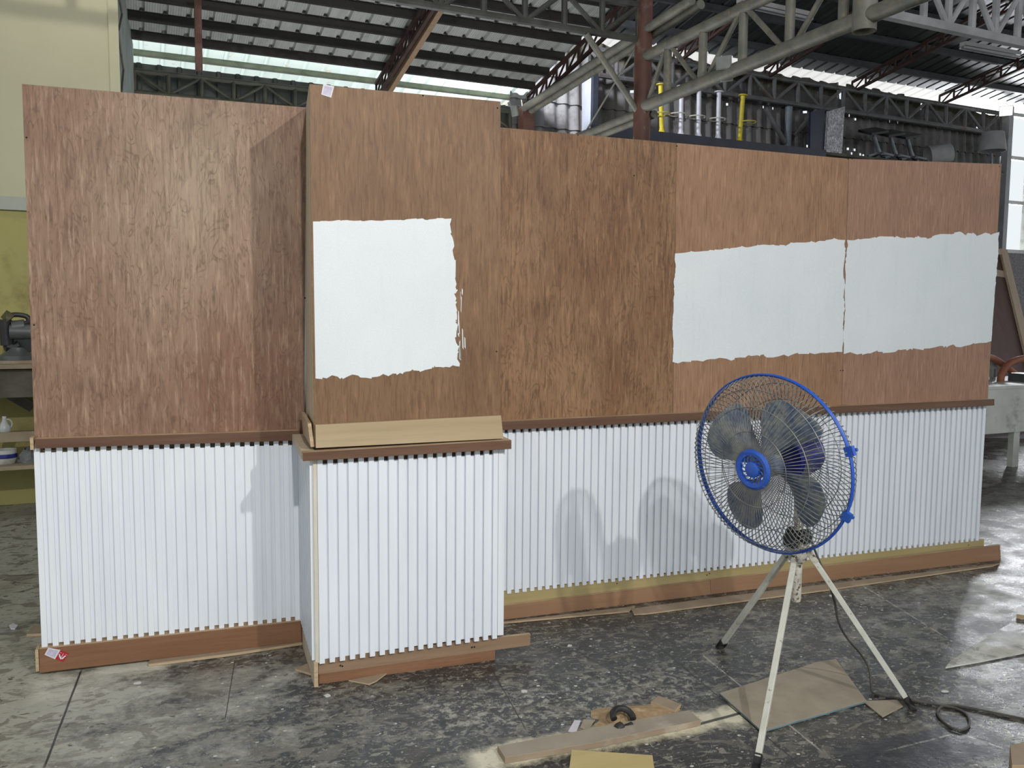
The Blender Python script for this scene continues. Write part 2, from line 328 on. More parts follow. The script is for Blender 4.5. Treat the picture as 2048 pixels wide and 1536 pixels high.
def seg_mask(k, x, y, a, b, w, soft, wob=None):  # 1 near the line through a and b
    a, b = Vector(a[:2]), Vector(b[:2]); t = (b-a).normalized(); nx, ny = -t.y, t.x; c = -(nx*a.x+ny*a.y)
    d = k.math('ADD', k.math('ADD', k.math('MULTIPLY', x, nx), k.math('MULTIPLY', y, ny)), c)
    if wob is not None: d = k.math('ADD', d, wob)
    m = k.rng(k.math('ABSOLUTE', d), w, w+soft, 1., 0.)
    s = k.math('ADD', k.math('MULTIPLY', x, t.x), k.math('MULTIPLY', y, t.y)); s0 = t.dot(a); s1 = t.dot(b)
    g = k.math('MULTIPLY', k.rng(s, s0-.03, s0+.03), k.rng(s, s1-.03, s1+.03, 1., 0.))
    return k.math('MULTIPLY', m, g)
def floor_mat():
    k = N('workshop_floor'); v = k.obj(); sp = k.n('ShaderNodeSeparateXYZ', i0=v); x, y = sp.outputs[0], sp.outputs[1]
    big = k.noise(v, .9, 5, .62); mid = k.noise(k.mapv(v, (1, 1.6, 1), (3, 1, 0)), 3.2, 6, .68, .5); fine = k.noise(v, 24, 6, .72)
    dusty = k.math('ADD', k.rng(x, -.4, 1.5, .54, -.15), k.math('MULTIPLY', k.math('SUBTRACT', big, .5), 1.1))
    dusty = k.math('ADD', dusty, k.math('MULTIPLY', k.math('SUBTRACT', mid, .5), 1.7))
    dusty = k.math('ADD', dusty, k.math('MULTIPLY', k.math('SUBTRACT', fine, .5), .9))
    dusty = k.math('ADD', dusty, k.rng(x, 3.3, 4.4, 0., .22))
    dusty = k.math('ADD', dusty, k.rng(x, -.9, .25, .30, 0.))  # far left also lightened in the colour to make up for weak lamp light
    dark = k.mix(k.rng(fine, .35, .65), (.016, .017, .018), (.044, .044, .042))
    col = k.mix(k.rng(dusty, .02, .50), dark, (.40, .395, .335))
    col = k.mix(k.rng(k.noise(k.mapv(v, (1, 1, 1), (9, 4, 0)), 1.7, 4), .58, .72, 0., .5), col, (.15, .125, .08))
    # paint splats and chips
    vor = k.n('ShaderNodeTexVoronoi', {'feature': 'F1'}, Vector=k.n('ShaderNodeVectorMath', {'operation': 'ADD'}, i0=v, i1=k.n('ShaderNodeTexNoise', Vector=v, Scale=22., Detail=3.).outputs['Color']).outputs[0], Scale=9.)
    rad = k.math('MULTIPLY', k.n('ShaderNodeSeparateColor', i0=vor.outputs['Color']).outputs[0], .28)
    col = k.mix(k.math('MULTIPLY', k.math('LESS_THAN', vor.outputs['Distance'], k.math('SUBTRACT', rad, .10)), .85), col, (.38, .37, .30))
    vor2 = k.n('ShaderNodeTexVoronoi', {'feature': 'F1'}, Vector=k.mapv(v, (1, 1.3, 1), (2.3, 7.7, 0)), Scale=30.)
    r2 = k.n('ShaderNodeSeparateColor', i0=vor2.outputs['Color']).outputs[1]
    col = k.mix(k.math('LESS_THAN', vor2.outputs['Distance'], k.rng(r2, .72, 1., 0., .24)), col, (.60, .60, .55))
    for sc_, lo_, seed_, c_ in ((6., .565, 4.4, (.135, .128, .100)), (11., .575, 9.1, (.185, .175, .138)), (22., .595, 1.7, (.27, .26, .21)), (48., .62, 5.7, (.36, .35, .29))):
        q = k.noise(k.mapv(v, (1, 1.5, 1), (seed_, seed_, 0), (0, 0, .3)), sc_, 4, .6, .8)
        col = k.mix(k.rng(q, lo_, lo_+.03, 0., .72), col, c_)
    q = k.noise(k.mapv(v, (1, 1.5, 1), (7.7, 1.2, 0)), 16, 4, .6, .5)
    col = k.mix(k.rng(q, .64, .67, 0., .8), col, (.016, .017, .019))
    # scratches
    for ang, loc in ((.25, 1.), (-.5, 4.), (1.1, 8.)):
        s = k.noise(k.mapv(v, (6, 90, 1), (loc, loc, 0), (0, 0, ang)), 1., 2, .5)
        col = k.mix(k.rng(s, .68, .76, 0., .55), col, (.30, .29, .25))
    s = k.noise(k.mapv(v, (5, 60, 1), (3, 2, 0), (0, 0, .12)), 1., 3, .6)
    col = k.mix(k.rng(s, .64, .76, 0., .7), col, (.025, .026, .028))
    # plaster spilt along a joint, then the joints themselves
    wob = k.math('MULTIPLY', k.math('SUBTRACT', k.noise(v, 9, 5, .7), .5), .16)
    strip = seg_mask(k, x, y, PZ(940, 1522), PZ(1570, 1412), .045, .05, wob)
    col = k.mix(k.math('MULTIPLY', strip, k.rng(fine, .28, .45, .2, 1.)), col, (.66, .62, .46))
    halo = seg_mask(k, x, y, PZ(850, 1440), PZ(1400, 1360), .06, .20, wob)
    col = k.mix(k.math('MULTIPLY', halo, k.rng(fine, .50, .60, 0., .75)), col, (.40, .39, .33))
    wide = seg_mask(k, x, y, PZ(60, 1380), PZ(330, 1330), .05, .12, wob)
    col = k.mix(k.math('MULTIPLY', wide, k.rng(mid, .35, .55, .25, .95)), col, (.60, .59, .50))
    col = k.mix(k.math('MULTIPLY', seg_mask(k, x, y, PZ(1700, 1530), PZ(1990, 1470), .10, .02, k.math('MULTIPLY', wob, .3)), .8), col, (.022, .024, .033))
    for a, b, w in (((163, 1340), (88, 1536), .003), ((1274, 1257), (1608, 1536), .0022), ((984, 1339), (1052, 1460), .0018), ((0, 1152), (75, 1149), .004), ((470, 1320), (450, 1440), .0015), ((1150, 1300), (1290, 1380), .0015), ((1650, 1240), (1800, 1350), .0015), ((1385, 1452), (1560, 1405), .006)):
        m = seg_mask(k, x, y, PZ(*a), PZ(*b), w, w*.8, k.math('MULTIPLY', wob, .03))
        col = k.mix(k.math('MULTIPLY', m, .92), col, (.010, .010, .010))
    for a, b in (((1405, 1310), (1640, 1500)), ((1900, 1460), (2015, 1500)), ((1660, 1130), (1900, 1280)), ((1780, 1500), (1900, 1470))):
        col = k.mix(k.math('MULTIPLY', seg_mask(k, x, y, PZ(*a), PZ(*b), .002, .004, k.math('MULTIPLY', wob, .06)), k.rng(fine, .4, .55)), col, (.38, .37, .32))
    h = k.math('ADD', k.math('MULTIPLY', mid, 1.), k.math('MULTIPLY', fine, .5)); k.bump(h, .45, .012)
    rough = k.math('ADD', k.rng(k.noise(v, 5, 4, .6), .38, .62, .16, .40), k.rng(dusty, .05, .5, 0., .22))
    return k.fin(col, rough, 0, .5)
M['floor'] = floor_mat()

# ------------------------------------------------------------------ the hall: floor, walls, roofs
def roofL(v): return 4.25+.19*(10-v)
def roofR(v): return 5.11+.175*(10-v)
b = MB(); b.hexa([B(-14, -12, 0), B(26, -12, 0), B(26, 16, 0), B(-14, 16, 0)], [B(-14, -12, -.2), B(26, -12, -.2), B(26, 16, -.2), B(-14, 16, -.2)])
struct(b.build('floor', M['floor']), 'dark stained workshop floor with paint splats and dusty patches', 'floor')

def trap_roof(name, u0, u1, vs, zf, mats, lab, pitch=.2125):
    b = MB(); prof = []; u = u0
    while u < u1:
        prof += [(u, 0), (u+pitch-.056, 0), (u+pitch-.041, .034), (u+pitch-.015, .034)]; u += pitch
    n = len(prof)
    for k in range(len(vs)-1):
        va, vb = vs[k], vs[k+1]
        pts = [B(u, va, zf(va)+h) for u, h in prof]+[B(u, vb, zf(vb)+h) for u, h in prof]
        b.add(pts, [[i, i+1, n+i+1, n+i] for i in range(n-1)], min(k, len(mats)-1))
    return struct(b.build(name, mats), lab, 'roof')
trap_roof('ceiling', -7.0, 4.66, [10.42, 9.80, -5.5], roofL, [M['roof_clear'], M['roof_grey']], 'left roof of ribbed grey metal sheets with a clear strip at the eave')
trap_roof('ceiling.001', 4.70, 17.5, [10.5, 9.98, -5.5], roofR, [M['roof_clear_white'], M['roof_dark']], 'higher right roof of ribbed dark metal sheets with a pale strip at the eave')

# right part of the back wall: short rows of corrugated sheets with a ragged top
holes = [HV(*p, 10) for p in ((1455, 208), (1528, 215), (1547, 217), (1610, 225), (1698, 232), (1714, 236), (1780, 243), (1797, 244), (1874, 254), (1953, 256), (1610, 291), (1695, 299), (1711, 300), (1700, 308), (1716, 309), (1727, 309), (1242, 181), (1264, 183), (1131, 169), (1154, 172), (1130, 248), (1153, 250))]
hl = [((p-CAM).dot(BU), p.z) for p in holes]
def corr_wall():
    b = MB(); du = .177/8; u0, u1 = 4.45, 13.55; nu = int((u1-u0)/du)
    def top(u):
        w = .012*math.sin(u*9)+.012*math.sin(u*23+1)
        if u < 9.93: return 5.02-.006*(u-5)+w
        if u < 10.02: return 4.76+w
        if u < 11.25: return 5.00-.02*(u-9.95)+w
        if u < 11.62: return 4.93+w
        if u < 11.70: return 4.78
        return 4.93-.05*(u-12)+w
    tw = lambda u: top(u)+.012*math.cos(2*math.pi*u/.177)
    rows = [(0, 3.30, 2)]+[(3.24+.32*i, 3.24+.32*i+.36, 10) for i in range(4)]+[(4.52, 9, 12)]
    for ri, (za, zb, nz) in enumerate(rows):
        idx = {}
        for i in range(nu+1):
            u = u0+i*du; zt = min(zb, tw(u)) if zb > 5.5 else zb
            if ri: idx[i, -1] = len(b.v); b.v.append(B(u, 10+.026*math.cos(2*math.pi*u/.177)+.012, za+.004))
            for j in range(nz+1):
                t = j/nz; z = za+(zt-za)*t
                idx[i, j] = len(b.v); b.v.append(B(u, 10+.026*math.cos(2*math.pi*u/.177)-.022*(1-t)+.006*t, z))
        for i in range(nu):
            if ri: b.f.append([idx[i, -1], idx[i+1, -1], idx[i+1, 0], idx[i, 0]]); b.m.append(2); b.sm.append(False)
            for j in range(nz):
                q = [idx[i, j], idx[i+1, j], idx[i+1, j+1], idx[i, j+1]]
                uc = u0+(i+.5)*du; zc = sum(b.v[a].z for a in q)/4
                if any(abs(uc-a) < du*.6 and abs(zc-c) < .015 for a, c in hl): continue
                b.f.append(q); b.m.append(1 if ri == len(rows)-1 and zc > 4.80 else 0); b.sm.append(True)
    return b.build('wall_back', [M['asbestos'], M['asbestos_moss'], M['lap_shade']], sharp=60)
struct(corr_wall(), 'grey corrugated asbestos back wall with ragged mossy top edge', 'wall')
# left part of the back wall: dark ribbed sheet
b = MB(); prof = []; u = -4.0
while u < 4.5: prof += [(u, 0), (u+.14, 0), (u+.155, -.03), (u+.185, -.03)]; u += .20
n = len(prof); b.add([B(u, 10.02+h, 0) for u, h in prof]+[B(u, 10.02+h, 4.10) for u, h in prof], [[i, i+1, n+i+1, n+i] for i in range(n-1)])
struct(b.build('wall_back.001', M['dark_sheet']), 'dark ribbed metal back wall below the left eave', 'wall')
# cream room wall at the left
b = MB(); b.box(B(-4.05, 7.56, 3.47), (4.0, .06, 1.145), (BU, BV, ZUP))
struct(b.build('wall_left', M['cream']), 'cream painted upper room wall at the far left', 'wall')
b = MB(); b.box(B(-4.05, 7.57, 1.155), (4.0, .06, 1.155), (BU, BV, ZUP))
struct(b.build('wall_left.001', M['olive_wall']), 'yellow olive lower room wall behind the workbench', 'wall')
b = MB(); b.box(B(-4.03, 7.49, 2.31), (4.0, .012, .05), (BU, BV, ZUP))
struct(b.build('trim_1', M['trim_grey']), 'pale grey trim board across the cream room wall', 'trim')
b = MB()
b.hexa([B(-.05, 7.63, 0), B(.12, 9.9, 0), B(.12, 9.9, 4.25), B(-.05, 7.63, 4.66)], [B(-.13, 7.63, 0), B(.04, 9.9, 0), B(.04, 9.9, 4.25), B(-.13, 7.63, 4.66)])
struct(b.build('wall_left.002', M['wall_side_grey']), 'grey return wall of the cream room', 'wall')
b = MB(); b.box(B(-.045, 7.49, 2.33), (.035, .022, 2.29), (BU, BV, ZUP))
struct(b.build('trim_2', M['cream']), 'cream corner post of the room wall', 'trim')
# black cable on the return wall
b = MB(); pts = []
for x, y, v in ((239, 0, 7.7), (244, 28, 7.9), (237, 62, 7.8), (241, 100, 8.0), (247, 140, 8.3), (243, 185, 8.2)):
    p = HV(x, y, v); pts.append(p)
b.tube(pts, .009, 6)
tag(b.build('hanging_cable', M['cord'], org=B(-.02, 7.8, 3.2)), 'thin black cable hanging down the grey return wall at top left', 'cable')

# right end: low wall, window with bright sky
b = MB(); b.box(B(15.8, 10.06, .72), (2.2, .08, .72), (BU, BV, ZUP)); struct(b.build('wall_right', M['white_dirty']), 'low white wall under the bright window at far right', 'wall')
b = MB(); b.box(B(15.8, 10.0, 2.02), (2.2, .02, .58), (BU, BV, ZUP)); struct(b.build('trim_3', M['grey_mesh']), 'grey wire mesh panel under the bright window', 'trim')
def win():
    b = MB(); r = lambda u, z0, z1, w=.05: b.box(B(u, 10.0, (z0+z1)/2), (w, .04, (z1-z0)/2), (BU, BV, ZUP))
    for u in (13.72, 15.2, 16.6, 17.9): r(u, 2.6, 4.95)
    for u in (14.32, 15.9): r(u, 2.6, 4.95, .06)
    for z in (2.62, 3.45, 4.2, 4.92): b.box(B(15.8, 10.0, z), (2.15, .035, .03), (BU, BV, ZUP))
    o = b.build('window_1', M['white_dirty']); return struct(o, 'tall bright window at the far right behind the partition', 'window')
win()
b = MB(); b.box(B(13.58, 9.9, 2.5), (.05, .06, 2.5), (BU, BV, ZUP))
tag(b.build('end_post', M['pipe_white'], org=B(13.58, 9.9, 0)), 'pale post at the right end of the corrugated wall beside the window', 'post')

# ------------------------------------------------------------------ purlins
ords = ['first', 'second', 'third', 'fourth', 'fifth', 'sixth', 'seventh', 'eighth', 'ninth', 'tenth', 'eleventh', 'twelfth', 'thirteenth', 'fourteenth', 'fifteenth', 'sixteenth']
def purlin(u0, u1, v, zf, m, lab, grp, h=.078):
    b = MB(); z = zf(v)-.004; th = .004
    def strip(p, q, w, hh): b.box((p+q)/2, ((q-p).length/2, w, hh), ((q-p).normalized(), BV, ZUP))
    strip(B(u0, v, z-h/2), B(u1, v, z-h/2), th, h/2)                        # web
    strip(B(u0, v+.028, z-.004), B(u1, v+.028, z-.004), .028, .003)         # flanges and lip
    strip(B(u0, v+.028, z-h), B(u1, v+.028, z-h), .028, .003)
    strip(B(u0, v+.055, z-h+.012), B(u1, v+.055, z-h+.012), .003, .012)
    tag(b.build('purlin', m, org=B((u0+u1)/2, v, z)), lab, 'purlin', grp)
for i in range(6):
    purlin(-.2, 4.62, 9.62-.385*i, roofL, M['purlin_black'], 'black steel purlin under the left roof, %s up from the clear eave strip' % ords[i], 'black purlins under the left roof')
purlin(.1, 4.62, 10.02, roofL, M['purlin_green'], 'pale green purlin below the clear eave strip of the left roof', None, .055)
for i in range(8):
    purlin(4.75, 16.5, 9.50-.66*i, roofR, M['purlin_grey'], 'dark grey steel purlin under the right roof, %s up from the pale eave' % ords[i], 'dark purlins under the right roof')

# ------------------------------------------------------------------ trusses
def truss(name, lab, cat, bot, topc, n, mat, rc, rw, pattern='K', group=None, square=False, chord_b=True, chord_t=True, n_side=8):
    """bot, topc: (start, end); n panels"""
    (b0, b1), (t0, t1) = [(Vector(p), Vector(q)) for p, q in (bot, topc)]
    T = thing(name, lab, cat, b0, group)
    def mem(nm, p, q, r):
        m = MB()
        if square: m.bar(p, q, r*2, r*2)
        else: m.tube([p, q], r, n_side)
        m.build(nm, mat, T)
    if chord_b: mem('bottom_chord', b0, b1, rc)
    if chord_t: mem('top_chord', t0, t1, rc)
    for i in range(n+1):
        f = i/n; p, q = b0.lerp(b1, f), t0.lerp(t1, f)
        if pattern in 'KV' or i % 2 == 0: mem('vertical', p, q, rw)
        if i < n:
            g = (i+1)/n
            if pattern == 'K':
                if i % 2 == 0: mem('diagonal', t0.lerp(t1, f), b0.lerp(b1, g), rw*.8)
                else: mem('diagonal', b0.lerp(b1, f), t0.lerp(t1, g), rw*.8)
            else: mem('diagonal', b0.lerp(b1, f), t0.lerp(t1, g), rw*.8)
    return T
UC = 4.516
# red lattice rafters
def rafter(u, zf, v0, v1, lab, grp, h=.20, n=14, drop=.10):
    f = lambda v: zf(v)-drop
    return truss('lattice_rafter', lab, 'rafter', (B(u, v0, f(v0)-h), B(u, v1, f(v1)-h)), (B(u, v0, f(v0)), B(u, v1, f(v1))), n, M['red_lattice'], .017, .011, 'V', grp, True)
rafter(2.715, roofL, 9.95, 6.6, 'reddish brown lattice rafter under the left roof above the tall plywood column', None, .17, 13)
rafter(4.60, roofL, 9.80, 6.4, 'reddish brown lattice rafter along the right edge of the left roof', None, .17, 13)
for i, (u, lab) in enumerate(((6.83, 'dark red lattice rafter under the right roof just right of the red column'), (8.39, 'dark red lattice rafter under the right roof behind the long pipe girder'),
                (10.06, 'dark red lattice rafter under the right roof left of the far strip light'), (11.93, 'dark red lattice rafter farthest right under the right roof'))):
    rafter(u, lambda v: roofR(v)-.02, 9.9, 5.2, lab, 'dark red rafters under the right roof', .15, 18)
b = MB(); p0, p1 = B(2.78, 9.9, 3.98), B(2.78, 7.0, 4.58); b.bar(p0, p1, .055, .10)
tag(b.build('wooden_strut', M['batten_brown'], org=p0), 'pinkish timber strut running beside the rafter above the tall column', 'beam')
# hanging red bar at the left
b = MB(); p0, p1 = HV(398, 141, 8.6), HV(395, -14, 8.6); b.bar(p0, p1, .062, .062, BU)
tag(b.build('hanging_post', M['red_steel'], org=p0), 'reddish brown steel bar hanging from the left roof beside the cream room', 'post')
# tall red column and the post at the wall
b = MB(); p0, p1 = B(UC, 7.05, 0), B(UC, 7.05, roofL(7.05)-.02); b.tube([p0, p1], .082, 20)
tag(b.build('round_steel_post', M['red_steel'], org=p0), 'tall round red oxide steel column behind the partition', 'column')
b = MB(); p0, p1 = B(4.585, 9.80, 0), B(4.585, 9.80, 4.10); b.bar(p0, p1, .15, .15, BU)
tag(b.build('steel_post', M['red_steel'], org=p0), 'short red steel post under the low end of the left eave', 'post')
# pipe girder along the hall, from the red column towards the camera
zb, zt = 3.47, 3.93
def pipes(name, lab, segs, mat, r, cat='girder'):
    T = thing(name, lab, cat, segs[0][1])
    for nm, p, q, rr in segs:
        m = MB(); m.tube([p, q], rr, 14); m.build(nm, mat, T)
    return T
segs = [('bottom_chord', B(UC, 7.13, zb), B(UC, 1.0, zb+.05), .056), ('top_chord', B(UC, 7.13, zt), B(UC, 1.0, zt+.02), .050)]
vs_ = [7.0, 6.64, 6.12, 5.60, 5.07, 4.55]
for i, v in enumerate(vs_[1:]): segs.append(('vertical', B(UC, v, zb), B(UC, v, zt), .036))
for i in range(5):
    za, zc = (zb, zt) if i % 2 == 0 else (zt, zb)
    segs.append(('diagonal', B(UC, vs_[i]-.03, za), B(UC, vs_[i+1]+.03, zc), .022))
pipes('pipe_girder', 'pale grey pipe girder running from the red column overhead to the right', segs, M['pipe'], .06)
# girder behind the column towards the back wall
segs = [('bottom_chord', B(UC, 6.97, 3.43), B(UC, 9.7, 3.40), .038), ('bottom_chord', B(UC+.09, 6.97, 3.40), B(UC+.09, 9.7, 3.37), .038),
        ('top_chord', B(UC, 6.3, 4.22), B(UC, 9.72, 4.02), .042), ('top_chord', B(UC+.10, 6.3, 4.20), B(UC+.10, 9.72, 4.00), .042), ('diagonal', HU(1279, 83, UC), HU(1170, 266, UC), .010)]
pipes('pipe_girder', 'pale twin pipe girder between the red column and the back wall', segs, M['pipe'], .04)
# girder across the left bay, in front of the rafters
T = truss('pipe_girder', 'dark grey pipe girder crossing the left bay to the red column', 'girder', (B(UC-.06, 7.05, 4.09), B(-4.2, 7.05, 4.09)), (B(UC-.06, 7.05, 4.40), B(-4.2, 7.05, 4.40)), 22, M['pipe_dark'], .034, .030, 'K')
m = MB(); m.tube([HV(1172, 68, 7.05), HV(1277, 226, 7.05)], .029, 12); m.build('knee_brace', M['pipe'], T)
# cross girder at the near right, and the cut pipe stub
g0 = B(UC, 4.40, 0)
T = truss('pipe_girder', 'whitish grey pipe girder at the top right corner', 'girder', (B(UC+.1, 4.40, 3.56), B(9.5, 4.40, 3.52)), (B(UC+.1, 4.40, 3.90), B(9.5, 4.40, 3.86)), 20, M['pipe_white'], .040, .026, 'K')
b = MB(); b.lathe(B(UC, 4.36, 0), ZUP, [(.066, 3.40), (.078, 3.40), (.078, 4.8), (.066, 4.8), (.066, 3.40)], 24)
tag(b.build('pipe_stub', M['pipe'], org=B(UC, 4.36, 3.4)), 'short vertical pipe cut open at the lower end on the long girder', 'pipe')
# truss along the right back wall with its post
T = truss('lattice_truss', 'grey pipe truss along the corrugated back wall', 'truss', (B(5.45, 9.82, 4.57), B(13.3, 9.82, 4.52)), (B(5.45, 9.82, 4.89), B(13.3, 9.82, 4.85)), 18, M['pipe_wall'], .036, .030, 'K')
for p, q, r in ((HV(1578, 214, 9.82), HV(1571, 322, 9.82), .052),):
    b = MB(); b.tube([p, q-ZUP*3.4 if False else Vector((q.x, q.y, 0))], r, 14)
    tag(b.build('truss_post', M['post_blue'], org=(q.x, q.y, 0)), 'blue grey pipe post under the wall truss left of the dark board', 'post')
for a, c in (((1531, 216), (1570, 285)), ((1632, 222), (1587, 272))):
    m = MB(); m.tube([HV(*a, 9.80), HV(*c, 9.80)], .034, 10); m.build('knee_brace', M['pipe_wall'], T)
truss('lattice_truss', 'dark olive truss below the left eave behind the partition', 'truss', (B(.12, 9.88, 3.77), B(4.4, 9.88, 3.78)), (B(.12, 9.88, 3.985), B(4.4, 9.88, 4.0)), 13, M['pipe_olive'], .026, .024, 'K')
# grey metal-sheet panel and dark post on the back wall
b = MB(); b.hexa([HV(1183, 135, 9.45), HV(1183, 300, 9.45), HV(1164, 300, 9.86), HV(1164, 148, 9.86)], [HV(1183, 135, 9.45)+BU*.02, HV(1183, 300, 9.45)+BU*.02, HV(1164, 300, 9.86)+BU*.02, HV(1164, 148, 9.86)+BU*.02])
tag(b.build('metal_panel', M['sheet_light'], org=HV(1183, 300, 9.45)), 'pale grey metal sheet panel standing against the lit corrugated wall', 'panel')
pq = HV(1190, 132, 9.42); b = MB(); b.box(Vector((pq.x, pq.y, pq.z/2)), (.035, .03, pq.z/2), (BU, BV, ZUP))
tag(b.build('steel_post', M['steel_navy'], org=(pq.x, pq.y, 0)), 'dark navy post at the left end of the high shelf', 'post')

# ------------------------------------------------------------------ high rack and what stands on it
ZS = 3.80
T = thing('storage_rack', 'high rack with a dark navy steel front beam above the right panels', 'rack', B(5.3, 9.3, 0))
b = MB(); b.box(B(7.08, 9.25, ZS-.065), (1.86, .03, .062), (BU, BV, ZUP)); b.build('front_beam', M['steel_navy'], T)
b = MB(); b.box(B(8.98, 9.52, ZS-.03), (3.72, .24, .018), (BU, BV, ZUP)); b.build('deck', M['bench_wood'], T)
for u in (5.3, 7.4, 9.6, 11.2, 12.65):
    b = MB(); b.box(B(u, 9.62, (ZS-.05)/2), (.03, .03, (ZS-.05)/2), (BU, BV, ZUP)); b.build('leg', M['steel_navy'], T)
def pole(px, py0, py1, lean, m, mr, lab, ringz=.42, rside=-1):
    p0 = HV(px, py1, 9.40); p0.z = ZS-.008; p1 = HV(px+lean, py0, 9.40); h = (p1-p0).length; ax = (p1-p0).normalized()
    T = thing('display_pole', lab, 'pole', p0, 'ringed poles on the high rack')
    b = MB(); b.lathe(p0, ax, [(.0, 0), (.075, 0), (.075, .012), (.055, .025), (.034, .07), (.030, .10), (.030, h-.02), (.030, h)], 18); b.build('shaft', m, T)
    b = MB(); b.lathe(p0, ax, [(0, h-.012), (.062, h-.012), (.062, h), (0, h)], 18); b.build('cap', m, T)
    c = p0+ax*ringz*h+BU*(.10*rside if rside else 0); b = MB()
    b.tube([c+BU*.115*math.cos(t*math.pi/10)+BV*.115*math.sin(t*math.pi/10) for t in range(20)], .009, 6, closed=True); b.build('ring', mr, T)
pole(1324, 168, 256, -3, M['yellow_pole'], M['ring_yellow'], 'upright yellow pole with a ring behind the red column', .42, 0)
pole(1362, 172, 262, 1, M['white_pole'], M['ring'], 'white ringed pole left of the other two white poles', .44, -.55)
pole(1397, 178, 267, 1, M['white_pole'], M['ring'], 'middle one of the three white ringed poles', .44, -.35)
pole(1436, 183, 271, 2, M['white_pole'], M['ring'], 'white ringed pole nearest the leaning yellow pole', .44, -.25)
pole(1479, 190, 277, 7, M['yellow_pole'], M['ring_yellow'], 'leaning yellow pole with a ring on its right side', .46, 1.1)
# navy board, foil wrapped board
def standing(name, lab, cat, pts, v, th, m, dv=0):
    b = MB(); P = [HV(x, y, v+(dv if i in (1, 2) else 0)) for i, (x, y) in enumerate(pts)]
    for q in (P[2], P[3]): q.z = ZS-.009
    b.slab(P, BV*th); return tag(b.build(name, m, org=P[3]), lab, cat)
standing('wrapped_board', 'crinkled clear plastic wrapped board on the rack', 'board', [(1658, 222), (1690, 213), (1684, 300), (1652, 300)], 9.44, .05, M['foil'])
standing('dark_board', 'dark navy glossy board standing on the rack left of the wrapped board', 'board', [(1622, 224), (1650, 216), (1648, 300), (1620, 300)], 9.48, .04, M['navy_board'])
# chair bases
def chair_base(px, py, lab):
    c = HV(px, py, 9.46); c.z = ZS-.012
    T = thing('chair_base', lab, 'chair base', c, 'chair bases on the rack')
    b = MB()
    for k in range(5):
        a = 2*math.pi*k/5+.35; d = BU*math.cos(a)+BV*math.sin(a)
        b.bar(c+ZUP*.115, c+d*.19+ZUP*.06, .045, .03)
    b.build('star_foot', M['chrome_dull'], T)
    for k in range(5):
        a = 2*math.pi*k/5+.35; d = BU*math.cos(a)+BV*math.sin(a); m = MB(); s = d.cross(ZUP)
        m.lathe(c+d*.18+ZUP*.028-s*.015, s, [(0, 0), (.028, 0), (.028, .03), (0, .03)], 14); m.build('caster', M['black'], T)
    t = c-BU*.15+ZUP*.40; b = MB(); b.tube([c+ZUP*.10, c+ZUP*.18-BU*.05, t], [.035, .032, .026], 12); b.build('gas_column', M['chrome_dull'], T)
    b = MB(); ax = (BU*.95+ZUP*.20).normalized(); ay = (BV*.93+ZUP*.36); ay = (ay-ax*ay.dot(ax)).normalized(); b.box(t+ZUP*.015, (.17, .13, .018), (ax, ay, ax.cross(ay)))
    b.bar(t+ax*.1, t+ax*.18-ZUP*.05, .02, .02); b.build('seat_plate', M['black'], T)
chair_base(1760, 306, 'office chair base with black seat plate beside the wrapped board')
chair_base(1793, 310, 'office chair base in the middle of the three on the rack')
chair_base(1826, 313, 'office chair base nearest the fallen lamp shade')
# lamp shades
b = MB(); c = HV(1878, 304, 9.45); ax = (BU*.86-BV*.45+ZUP*.16).normalized()
c.z = ZS+.165; b.lathe(c-ax*.17, ax, [(.168, 0), (.150, .34), (.144, .34), (.162, 0), (.168, 0)], 28)
tag(b.build('lamp_shade', M['shade_grey'], org=c), 'grey drum lamp shade lying on its side on the rack', 'lamp shade')
c = HV(1984, 303, 9.45); c2 = Vector((c.x, c.y, ZS-.012))
T = thing('table_lamp', 'table lamp with a grey shade at the right end of the rack', 'lamp', c2)
b = MB(); b.lathe(c2, ZUP, [(0, 0), (.10, 0), (.10, .02), (.03, .05), (.012, .10), (.012, .30), (0, .30)], 20); b.build('lamp_base', M['chrome_dull'], T)
b = MB(); zz = c.z-ZS+.02; b.lathe(c2, ZUP, [(.205, zz), (.160, zz+.29), (.154, zz+.29), (.199, zz), (.205, zz)], 28); b.build('lamp_shade', M['shade_grey'], T)

# ------------------------------------------------------------------ lights of the hall
def tube_light(p, q, zf, lab):
    d = (q-p).normalized(); T = thing('strip_light', lab, 'light', p, 'unlit strip lights under the right roof')
    s = d.cross(ZUP).normalized()
    b = MB(); b.box((p+q)/2+ZUP*.03, ((q-p).length/2, .04, .022), (d, s, ZUP)); b.build('housing', M['tube_white'], T)
    for k in (-1, 1):
        b = MB(); b.tube([p+s*.03*k-ZUP*.012, q+s*.03*k-ZUP*.012], .013, 10); b.build('tube', M['pipe_white'], T)
tube_light(HV(1478, 6, 6.9), HV(1621, 37, 6.9), roofR, 'unlit strip light above the long pipe girder')
tube_light(HV(1925, 93, 7.1), HV(2036, 113, 7.1), roofR, 'unlit strip light farther right under the dark roof')
def em(name, c, s):
    k = N(name); k.b.inputs['Emission Color'].default_value = (*c, 1); k.b.inputs['Emission Strength'].default_value = s; return k.fin(c, .5)
M['led'] = em('led', (1, .97, .93), 14.)
